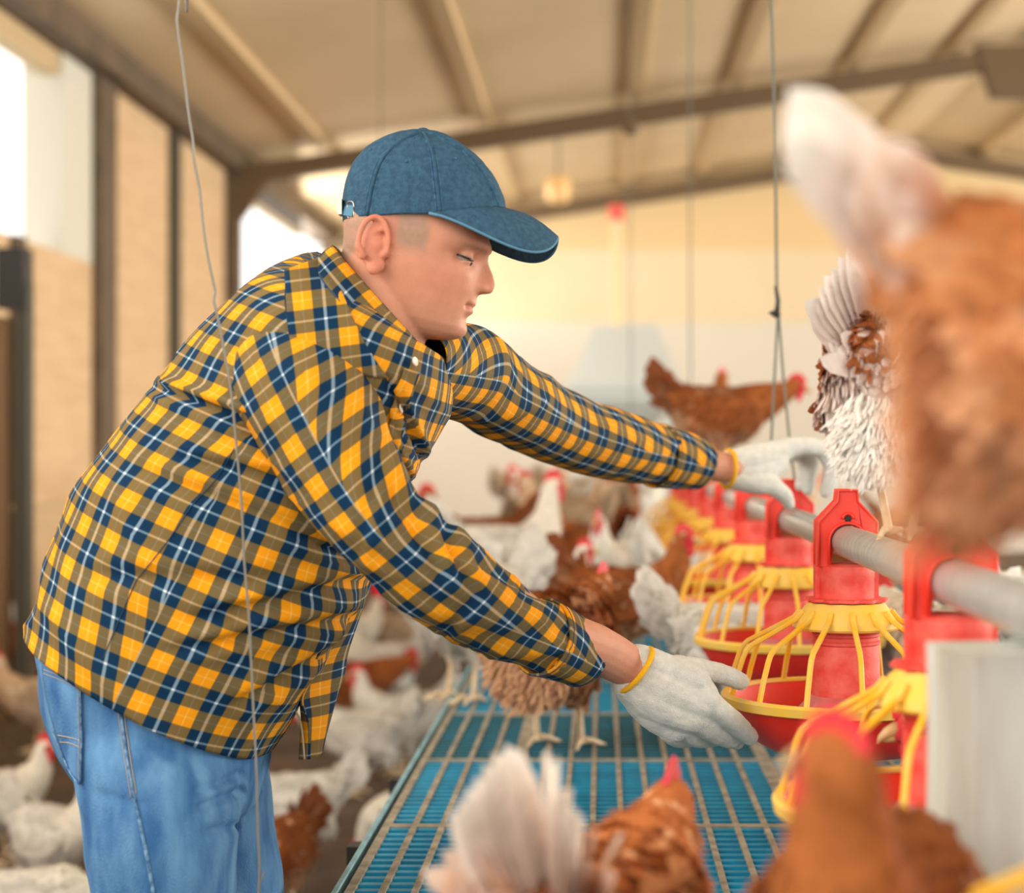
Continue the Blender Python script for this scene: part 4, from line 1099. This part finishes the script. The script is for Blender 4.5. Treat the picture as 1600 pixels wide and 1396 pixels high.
# collar points pulled forward-down
n = len(RI[0]); rows = []
qq = [crom([tuple(RI[j][k]) for j in range(len(RI))], 16) for k in range(n)]
bm = bmesh.new(); ul = bm.loops.layers.uv.new('UVMap')
vt = []
for k in range(n):
    end = max(sm(12-k, 0, 12), sm(k-(n-13), 0, 12))
    col = []
    for j, p in enumerate(qq[k]):
        p = Vector(p); lf = sm(j, 6, 15)
        p += Vector((.030, 0, -.012))*end*lf
        p.y += (.014 if p.y > 2.245 else -.014)*sm(j, 3, 9)*min(1, abs(p.y-2.245)/.03)
        p += (p-P(590, 470, 2.25)).normalized()*(.0018*noise.noise(Vector((k*.13, j*.2, 3)))*lf)
        col.append(bm.verts.new(p))
    vt.append(col)
L_ = .0
for k in range(n-1):
    dl = (vt[k+1][12].co-vt[k][12].co).length
    for j in range(15):
        f = bm.faces.new((vt[k][j], vt[k+1][j], vt[k+1][j+1], vt[k][j+1]))
        for l, (a, b) in zip(f.loops, ((0, 0), (1, 0), (1, 1), (0, 1))):
            l[ul].uv = ((j+b)*.0072+.012, L_+a*dl)
    L_ += dl
outer = [vt[k][15].co.copy() for k in range(n)]; collar = wobj('collar', bm, M['plaid'], shirt, True); s = collar.modifiers.new('cloth', 'SOLIDIFY'); s.thickness = .0028; s.offset = 0
bm = bmesh.new(); add_tube(bm, outer, .0016, 6); wobj('collar_edge', bm, M['navy_stitch'], shirt, True)
# seams laid on the shirt: yoke, shoulder, side, placket edge
def seam(pts, bv, name, m, parent, r=.0006, off=.0010, n=5):
    q = crom(pts, len(pts)*10); bm = bmesh.new(); add_tube(bm, [proj(bv, x, y, off)[0] for x, y in q], r, n); return wobj(name, bm, m, parent, True)
seam([(448, 425), (446, 470), (452, 520), (456, 548)], tor, 'yoke_seam', M['navy_stitch'], shirt)
seam([(452, 428), (450, 470), (456, 520), (460, 546)], tor, 'yoke_seam', M['stitch'], shirt, .0004)
seam([(214, 905), (262, 845), (300, 790), (340, 745), (366, 700)], tor, 'side_seam', M['navy_stitch'], shirt)
seam([(160, 1030), (190, 960), (214, 905)], tor, 'side_seam', M['navy_stitch'], shirt)
hemp = [(62, 990), (100, 1008), (150, 1030), (200, 1062), (255, 1100), (330, 1138), (400, 1178)]
# placket: a strip of cloth down the shirt front with buttons
def strip(name, path, wd, bv, parent, off=.003, m=M['plaid'], u0=0, nseg=40):
    q = crom(path, nseg); bm = bmesh.new(); ul = bm.loops.layers.uv.new('UVMap'); prev = None; Ls = 0
    for i, (x, y) in enumerate(q):
        x2, y2 = q[min(i+1, nseg-1)]; x1, y1 = q[max(i-1, 0)]; d = math.hypot(x2-x1, y2-y1); nx_, ny_ = -(y2-y1)/d, (x2-x1)/d
        row = []
        for j in range(5):
            t = (j/4-.5)*wd; p, nn = proj(bv, x+nx_*t, y+ny_*t, off); row.append(bm.verts.new(p))
        if prev:
            dl = (row[2].co-prev[2].co).length
            if dl < .05:
                for j in range(4):
                    f = bm.faces.new((prev[j], prev[j+1], row[j+1], row[j]))
                    for l, (a, b) in zip(f.loops, ((0, 0), (0, 1), (1, 1), (1, 0))): l[ul].uv = (u0+(j+b)*wd*KP/4, Ls+a*dl)
            Ls += dl
        prev = row
    o = wobj(name, bm, m, parent, True); s = o.modifiers.new('cloth', 'SOLIDIFY'); s.thickness = .002; s.offset = 0; return o
# yoke over the shoulder, cut on its own grain
bm = bmesh.new(); ul = bm.loops.layers.uv.new('UVMap')
YL = crom([(446, 426), (448, 460), (451, 500), (454, 530), (458, 560)], 24); YR = crom([(505, 402), (524, 440), (546, 490), (574, 545), (606, 592)], 24); G = []
for a, b in zip(YL, YR):
    G.append([(a[0]+(b[0]-a[0])*j/20, a[1]+(b[1]-a[1])*j/20) for j in range(21)])
V = [[bm.verts.new(proj(tor, x, y, .0028)[0]) for x, y in r] for r in G]
for i in range(23):
    for j in range(20):
        f = bm.faces.new((V[i][j], V[i][j+1], V[i+1][j+1], V[i+1][j]))
        for l, (a, b) in zip(f.loops, ((i, j), (i, j+1), (i+1, j+1), (i+1, j))):
            x, y = G[a][b]; l[ul].uv = ((x*.98-y*.12)*KP*1.05+.004, (y+x*.12)*KP*1.05)
yk = wobj('yoke', bm, M['plaid'], shirt, True); s = yk.modifiers.new('cloth', 'SOLIDIFY'); s.thickness = .002; s.offset = 0
strip('placket', [(640, 578), (626, 620), (616, 665), (610, 710), (603, 760), (596, 805)], 24, tor, shirt, .004, u0=.012)
for x, y in ((641, 566), (618, 640), (606, 730)):
    p, nn = proj(tor, x, y, .0065); b2 = bmesh.new()
    add_lathe(b2, [(0, -.001), (.0045, -.001), (.0056, .0004), (.0052, .0012), (.0035, .0009), (0, .0009)], 18)
    bmesh.ops.transform(b2, matrix=Matrix.Translation(p) @ nn.to_track_quat('Z', 'Y').to_matrix().to_4x4(), verts=b2.verts); wobj('button', b2, M['button'], shirt, 'auto')
# far front panel hanging free below the placket
bm = bmesh.new(); ul = bm.loops.layers.uv.new('UVMap')
LE = crom([(548, 925, 2.24), (512, 990, 2.22), (474, 1050, 2.22), (456, 1092, 2.24), (470, 1130, 2.27), (476, 1186, 2.27)], 26)
RE = crom([(584, 900, 2.40), (556, 975, 2.40), (533, 1025, 2.40), (524, 1062, 2.39), (512, 1110, 2.38), (494, 1178, 2.37)], 26)
G = []
for i in range(26):
    a = P(*LE[i]); b = P(*RE[i]); row = []
    for j in range(13):
        t = j/12; p = a.lerp(b, t); p += Vector((.010*math.sin(t*PI*2.2+i*.1), -.018*math.sin(t*PI), 0))*sm(i, 3, 14); row.append(bm.verts.new(p))
    G.append(row)
for i in range(25):
    for j in range(12):
        f = bm.faces.new((G[i][j], G[i][j+1], G[i+1][j+1], G[i+1][j]))
        for l, (a, b) in zip(f.loops, ((0, 0), (0, 1), (1, 1), (1, 0))): l[ul].uv = ((j+b)*.0085+.01, (i+a)*.0085)
fl = wobj('front_panel', bm, M['plaid'], shirt, True); s = fl.modifiers.new('cloth', 'SOLIDIFY'); s.thickness = .0016
bm = bmesh.new(); add_tube(bm, [P(*LE[i]) for i in range(26)], .0013, 6); wobj('panel_edge', bm, M['stitch'], fl, True)
# back box-pleat loop crease
# ------------------------------------------------------------------ jeans
def jr(tab, cnt, n=44, pw=.88): return [tring(r, n, 0, pw) for r in crom([(a[0], a[1], b[0], b[1], y, h) for a, b, y, h in tab], cnt)]
bm = bmesh.new()
skin_loft(bm, jr([((74, 925), (455, 1075), 2.275, .165), ((70, 985), (428, 1128), 2.275, .172), ((76, 1060), (418, 1172), 2.275, .176), ((92, 1125), (412, 1215), 2.275, .172), ((125, 1200), (400, 1255), 2.275, .14), ((180, 1240), (380, 1280), 2.275, .09)], 24))
skin_loft(bm, jr([((96, 1085), (362, 1175), 2.20, .095), ((108, 1155), (372, 1222), 2.185, .105), ((126, 1235), (370, 1280), 2.175, .105), ((138, 1310), (366, 1335), 2.17, .102), ((152, 1400), (362, 1405), 2.17, .098), ((165, 1520), (352, 1520), 2.17, .092), ((190, 1750), (340, 1750), 2.17, .075), ((200, 2000), (325, 2000), 2.17, .065), ((195, 2270), (320, 2270), 2.17, .062)], 60))
skin_loft(bm, jr([((215, 1120), (412, 1175), 2.36, .09), ((235, 1200), (418, 1225), 2.375, .098), ((245, 1290), (427, 1300), 2.38, .098), ((252, 1400), (441, 1400), 2.385, .094), ((262, 1520), (440, 1520), 2.39, .088), ((270, 1750), (415, 1750), 2.40, .072), ((265, 1950), (390, 1950), 2.40, .062), ((258, 2140), (380, 2140), 2.40, .060)], 60))
jm = remeshed(bm, .0045, 3, 'jeans')
JN = [v.normal.copy() for v in jm.vertices]
for v, vn in zip(jm.vertices, JN):
    p = v.co.copy(); px = VX+p.x/p.y*F; py = VY-(p.z-CAMZ)/p.y*F
    d = .0032*noise.noise(Vector((p.x*9, p.y*9, p.z*20)))+.0018*noise.noise(Vector((p.x*22+p.z*20, p.y*20, p.z*34)))
    for (x0, y0, x1, y1, wd, dp) in ((310, 1262, 366, 1240, 8, .008), (320, 1300, 362, 1292, 7, .006), (200, 1150, 260, 1175, 8, .003), (300, 1240, 362, 1215, 8, .006), (150, 1240, 210, 1255, 8, .003)):
        dx, dy = x1-x0, y1-y0; L2 = dx*dx+dy*dy; t = ((px-x0)*dx+(py-y0)*dy)/L2
        if -.3 < t < 1.3 and p.y < 2.3: d -= sm(t, -.3, .2)*dp*gs(((px-x0)*dy-(py-y0)*dx)/math.sqrt(L2), wd)
    v.co = p+vn*d
jb = bvh_of(jm)
jeans = wobj('jeans', jm, M['denim'], man, True)
seam([(184, 1086), (190, 1120), (198, 1180), (210, 1245), (222, 1300), (232, 1350), (240, 1400), (248, 1480)], jb, 'side_seam', M['denim_seam'], jeans, .0022, .0006, 8)
seam([(189, 1086), (195, 1120), (203, 1180), (213, 1240)], jb, 'seam_stitching', M['stitch'], jeans, .0005, .0014)
seam([(180, 1086), (186, 1120), (194, 1180), (205, 1245)], jb, 'seam_stitching', M['stitch'], jeans, .0005, .0014)
# back pocket patch
poly = [[(70, 1030), (128, 1053)], [(72, 1060), (129, 1080)], [(79, 1100), (130, 1120)], [(90, 1140), (131, 1165)], [(104, 1175), (131, 1200)], [(116, 1206), (130, 1224)]]
bm = bmesh.new(); rows = crom([tuple(a)+tuple(b) for a, b in poly], 22); G = []
for r in rows:
    G.append([bm.verts.new(proj(jb, r[0]+(r[2]-r[0])*j/10, r[1]+(r[3]-r[1])*j/10, .0032)[0]) for j in range(11)])
for i in range(21):
    for j in range(10): bm.faces.new((G[i][j], G[i][j+1], G[i+1][j+1], G[i+1][j]))
pkt = wobj('back_pocket', bm, M['denim'], jeans, True); s = pkt.modifiers.new('cloth', 'SOLIDIFY'); s.thickness = .002; s.offset = 0
for path, m_, r_ in (([(128, 1055), (129, 1090), (131, 1150), (131, 1200), (129, 1224)], 'denim_seam', .0014), ([(125, 1060), (126, 1090), (128, 1150), (128, 1215)], 'stitch', .0005), ([(72, 1032), (98, 1042), (127, 1054)], 'denim_seam', .0014), ([(74, 1046), (98, 1056), (126, 1068)], 'stitch', .0005), ([(74, 1052), (98, 1062), (126, 1074)], 'stitch', .0005), ([(96, 1146), (112, 1150), (129, 1158)], 'stitch', .0006), ([(99, 1156), (114, 1160), (129, 1168)], 'stitch', .0006), ([(88, 1140), (104, 1178), (117, 1207), (128, 1223)], 'denim_seam', .0012)):
    seam(path, jb, 'pocket_stitching', M[m_], jeans, r_, .0050)
p, nn = proj(jb, 120, 1061, .0055); bm = bmesh.new(); add_ball(bm, p, .0042, .0022, .0042); wobj('rivet', bm, M['brass'], jeans, True)
for (c0, yy) in (((258, 2290), 2.17), ((318, 2150), 2.40)):
    b = P(c0[0], c0[1], yy); b.z = 0; bm = bmesh.new()
    rr = []
    for x, wdt, ht in ((-.10, .03, .06), (-.085, .04, .10), (-.03, .043, .12), (.03, .046, .09), (.10, .052, .06), (.16, .045, .045), (.19, .02, .03)):
        rr.append([Vector((b.x+x, b.y+wdt*math.cos(a), .004+ht*.5*(1+max(-1, math.sin(a)*1.15)) if math.sin(a) > -.87 else .004)) for a in [2*PI*k/20 for k in range(20)]])
    skin_loft(bm, rr); wobj('boot', bm, mat('brown_leather', lin(88, 60, 40), .6), man, True)
# ------------------------------------------------------------------ cap
CR = [(346, 535, 792), (330, 534.5, 789), (310, 535.5, 783), (290, 538, 775), (270, 544, 763), (252, 553, 750), (236, 567, 734), (222, 586, 716), (212, 606, 699), (206, 625, 685), (203, 645, 672)]
rows = []
for t, (y, xb, xf) in zip([i/10 for i in range(11)], CR):
    rows.append((y, xb, xf, 101*((xf-xb)/257)**.86))
q = crom(rows, 40); rings = []
for i, (y, xb, xf, wd) in enumerate(q):
    cx = (xb+xf)/2; a_ = (xf-xb)/2; rg = []
    for k in range(96):
        a = 2*PI*k/96; x = cx+a_*math.cos(a); fade = 1-i/39
        yy = y-18*sm(x, 672, 792)*fade
        p = P(x, yy, HY); dd = wd*KP*math.sin(a)
        # six panels: slight flats between the seams, soft dents in the cloth
        seamk = abs(math.sin(3*a+PI/2*0)); rr = 1-.012*seamk*(1-fade*.3)
        p.y += dd*rr
        nn = Vector((math.cos(a)*.8, math.sin(a)*.8, .4))
        p += nn*(.0022*noise.noise(Vector((math.cos(a)*2.6, math.sin(a)*2.6, i*.09)))+.0010*noise.noise(Vector((math.cos(a)*7, math.sin(a)*7, i*.3))))
        rg.append(p)
    rings.append(rg)
bm = bmesh.new(); skin_loft(bm, rings, False, True)
capb = BVHTree.FromBMesh(bm)
cap = wobj('cap', bm, M['cap'], man, True); s = cap.modifiers.new('cloth', 'SOLIDIFY'); s.thickness = .003
def cseam(pts, r, off, m): seam(pts, capb, 'cap_seam', M[m], cap, r, off)
for dx, r, m_ in ((0, .0026, 'cap'), (-5, .0007, 'cap_seam'), (5, .0007, 'cap_seam'), (0, .0006, 'cap_seam')):
    of = .0002 if r > .002 else .0022
    if m_ == 'cap_seam' and dx == 0: of = .0028
    cseam([(662+dx*.3, 207), (670+dx*.7, 222), (678+dx, 250), (683+dx, 290), (688+dx, 340)], r, of, m_)
    cseam([(652+dx*.3, 207), (622+dx*.7, 222), (596+dx, 250), (582+dx, 290), (573+dx, 340)], r, of, m_)
    cseam([(674+dx*.3, 207), (700+dx*.7, 219), (728+dx*.6, 237), (752+dx*.6, 265), (771+dx*.5, 300), (779+dx*.5, 322)], r, of, m_)
cseam([(537, 338), (570, 341), (620, 341), (668, 340), (700, 336), (740, 327), (780, 318)], .0006, .0012, 'cap_seam')
for x, y in ((635, 251), (711, 247), (579, 233)):
    p, nn = proj(capb, x, y, .0012); bm = bmesh.new()
    bmesh.ops.create_circle(bm, segments=10, radius=.0001); bm.clear()
    rg = [p+(nn.orthogonal().normalized()*math.cos(a)+nn.cross(nn.orthogonal().normalized())*math.sin(a))*.0032 for a in [2*PI*k/14 for k in range(15)]]
    add_tube(bm, rg, .0011, 6); add_ball(bm, p-nn*.001, .0024); wobj('eyelet', bm, M['cap_seam'], cap, True)
bm = bmesh.new(); tp = P(661, 204, HY); add_ball(bm, tp, .0082, .0082, .0042); wobj('button', bm, M['cap'], cap, True)
# visor
bm = bmesh.new(); nph, nr = 61, 14; G = []
for i in range(nph):
    ph = D(-90+180*i/(nph-1)); c, s_ = max(0, math.cos(ph)), math.sin(ph)
    ax, ay, az = 680+(790-680)*c, 346-19*c, 97*s_
    ox, oy, oz = 680+191*c**.80, 346+24*c+37*abs(math.sin(2*ph))**1.15*(1 if c > .0 else 1), 108*math.copysign(abs(s_)**.85, s_)
    row = []
    for j in range(nr):
        t = j/(nr-1); x = ax+(ox-ax)*t; y = ay+(oy-ay)*t-9*math.sin(PI*t)*c
        p = P(x, y, HY); p.y += (az+(oz-az)*t)*KP; row.append(bm.verts.new(p))
    G.append(row)
for i in range(nph-1):
    for j in range(nr-1): bm.faces.new((G[i][j], G[i][j+1], G[i+1][j+1], G[i+1][j]))
vb = BVHTree.FromBMesh(bm)
edge = [G[i][nr-1].co.copy() for i in range(nph)]
arcs = [[G[i][j].co.copy() for i in range(8, nph-8)] for j in (6, 8, 10, 12)]
vis = wobj('visor', bm, M['cap'], cap, True); s = vis.modifiers.new('cloth', 'SOLIDIFY'); s.thickness = .0036; s.offset = 0
bm = bmesh.new(); add_tube(bm, edge, .0019, 8); wobj('visor_edge', bm, M['cap_edge'], cap, True)
for a in arcs:
    bm = bmesh.new(); add_tube(bm, [p+Vector((0, 0, .0019)) for p in a], .0004, 5); wobj('visor_stitching', bm, M['cap_seam'], cap, True)
# strap and buckle at the back
def on_cap(x, y, o): return proj(capb, x, y, o)[0]
strp = [on_cap(x, 326+.12*(x-540), .0025) for x in (553, 548, 543, 538, 536)]
bm = bmesh.new(); add_bar(bm, [p for p in strp]+[strp[-1]+Vector((-.004, .012, 0))], .016, .0024, Vector((0, -1, 0)))
wobj('strap', bm, M['cap_edge'], cap)
bm = bmesh.new(); cx_, cy_ = 548, 327
pts = [on_cap(cx_+5*math.copysign(abs(math.cos(a))**.5, math.cos(a)), cy_+13*math.copysign(abs(math.sin(a))**.5, math.sin(a)), .0042) for a in [2*PI*k/24 for k in range(25)]]
add_tube(bm, pts, .0012, 6); wobj('buckle', bm, M['steel'], cap, True)
bm = bmesh.new(); p = P(533, 323, HY-.02); add_box(bm, p.x-.0025, p.x+.0025, p.y-.012, p.y+.012, p.z-.010, p.z+.009); wobj('buckle_clasp', bm, M['steel'], cap)
# ------------------------------------------------------------------ gloves
def glove(parts, hem, cuffr):
    bm = bmesh.new()
    for pts, rs in parts:
        q = crom([tuple(P(*p))+(r*1.09,) for p, r in zip(pts, rs)], max(6, len(pts)*4)); add_chain(bm, [Vector(a[:3]) for a in q], [a[3] for a in q], 14)
    gm = remeshed(bm, .0022, 3, 'glove')
    GN = [v.normal.copy() for v in gm.vertices]
    for v, vn in zip(gm.vertices, GN):
        v.co = v.co+vn*(.0007*noise.noise(v.co*170)+.0011*noise.noise(v.co*60))
    g = wobj('glove', gm, M['glove'], man, True)
    bm = bmesh.new(); c = P(*hem[0]); a_ = P(*hem[1])-c
    ax = (P(*hem[2])-c).normalized(); b_ = ax.cross(a_).normalized()*cuffr
    ring_ = [c+a_*math.cos(t)+b_*math.sin(t) for t in [2*PI*k/48 for k in range(49)]]
    add_tube(bm, ring_, .0036, 8); wobj('glove_hem', bm, M['glove_cuff'], g, True)
    return g
# near hand: back of the hand up, thumb over the pan rim, fingers under the pan
W0 = (1002, 1052, 2.325)
near = [
    ([(998, 1032, 2.325), (1040, 1048, 2.335), (1085, 1060, 2.34)], [.0205, .021, .0185]),
    ([(992, 1050, 2.325), (1040, 1078, 2.33), (1090, 1102, 2.335)], [.0215, .024, .0185]),
    ([(985, 1068, 2.325), (1025, 1098, 2.33), (1078, 1122, 2.335)], [.0205, .024, .018]),
    ([(984, 1074, 2.33), (1020, 1112, 2.34), (1055, 1138, 2.35)], [.019, .0215, .0165]),
    ([(1030, 1060, 2.345), (1060, 1085, 2.37), (1075, 1105, 2.38)], [.020, .022, .018]),
    ([(1085, 1058, 2.34), (1100, 1085, 2.345)], [.0165, .0175]),
    # thumb
    ([(1058, 1044, 2.345), (1092, 1047, 2.365), (1118, 1050, 2.385), (1140, 1057, 2.40), (1157, 1064, 2.415)], [.017, .0150, .0125, .0122, .0112]),
    # index .. little
    ([(1098, 1092, 2.335), (1126, 1112, 2.35), (1152, 1132, 2.375), (1171, 1151, 2.40)], [.0165, .0142, .0128, .0112]),
    ([(1082, 1118, 2.335), (1108, 1138, 2.36), (1130, 1150, 2.39), (1150, 1157, 2.42)], [.0162, .0140, .0125, .0110]),
    ([(1066, 1132, 2.345), (1082, 1148, 2.37), (1100, 1153, 2.40), (1125, 1152, 2.43)], [.0150, .0130, .0120, .0105]),
    ([(1045, 1142, 2.35), (1060, 1153, 2.375), (1076, 1154, 2.405), (1096, 1150, 2.43)], [.0140, .0115, .0105, .0095]),
]
glove(near, [(993, 1046, 2.32), (1018, 1014, 2.32), (1050, 1075, 2.335)], .0265)
# far hand: arched over the pipe, fingers curled down towards the bracket
far = [
    ([(1142, 722, 3.04), (1180, 715, 3.06), (1226, 702, 3.10)], [.0205, .0225, .0175]),
    ([(1140, 738, 3.04), (1180, 738, 3.06), (1215, 722, 3.085)], [.0205, .0235, .0185]),
    ([(1146, 745, 3.04), (1180, 752, 3.05), (1205, 756, 3.06)], [.0185, .0190, .0160]),
    ([(1185, 720, 3.09), (1215, 712, 3.13), (1238, 705, 3.15)], [.020, .0185, .0160]),
    # thumb
    ([(1190, 752, 3.055), (1212, 762, 3.06), (1226, 774, 3.07), (1232, 786, 3.08)], [.0165, .0140, .0125, .0105]),
    # index (nearest) .. little
    ([(1226, 700, 3.10), (1256, 696, 3.115), (1284, 703, 3.13), (1298, 728, 3.14), (1294, 756, 3.14), (1290, 768, 3.14)], [.0165, .0145, .0135, .0125, .0118, .0105]),
    ([(1232, 702, 3.13), (1268, 696, 3.15), (1292, 706, 3.165), (1302, 732, 3.17), (1298, 758, 3.17)], [.0155, .014, .013, .012, .0105]),
    ([(1230, 704, 3.15), (1256, 700, 3.19), (1270, 712, 3.20), (1268, 738, 3.20), (1262, 764, 3.19)], [.0155, .0135, .0125, .0115, .0105]),
    ([(1226, 708, 3.16), (1244, 706, 3.21), (1256, 722, 3.22), (1254, 744, 3.21), (1250, 758, 3.20)], [.014, .012, .011, .0105, .0095]),
]
glove(far, [(1137, 732, 3.03), (1140, 703, 3.03), (1180, 728, 3.05)], .0295)
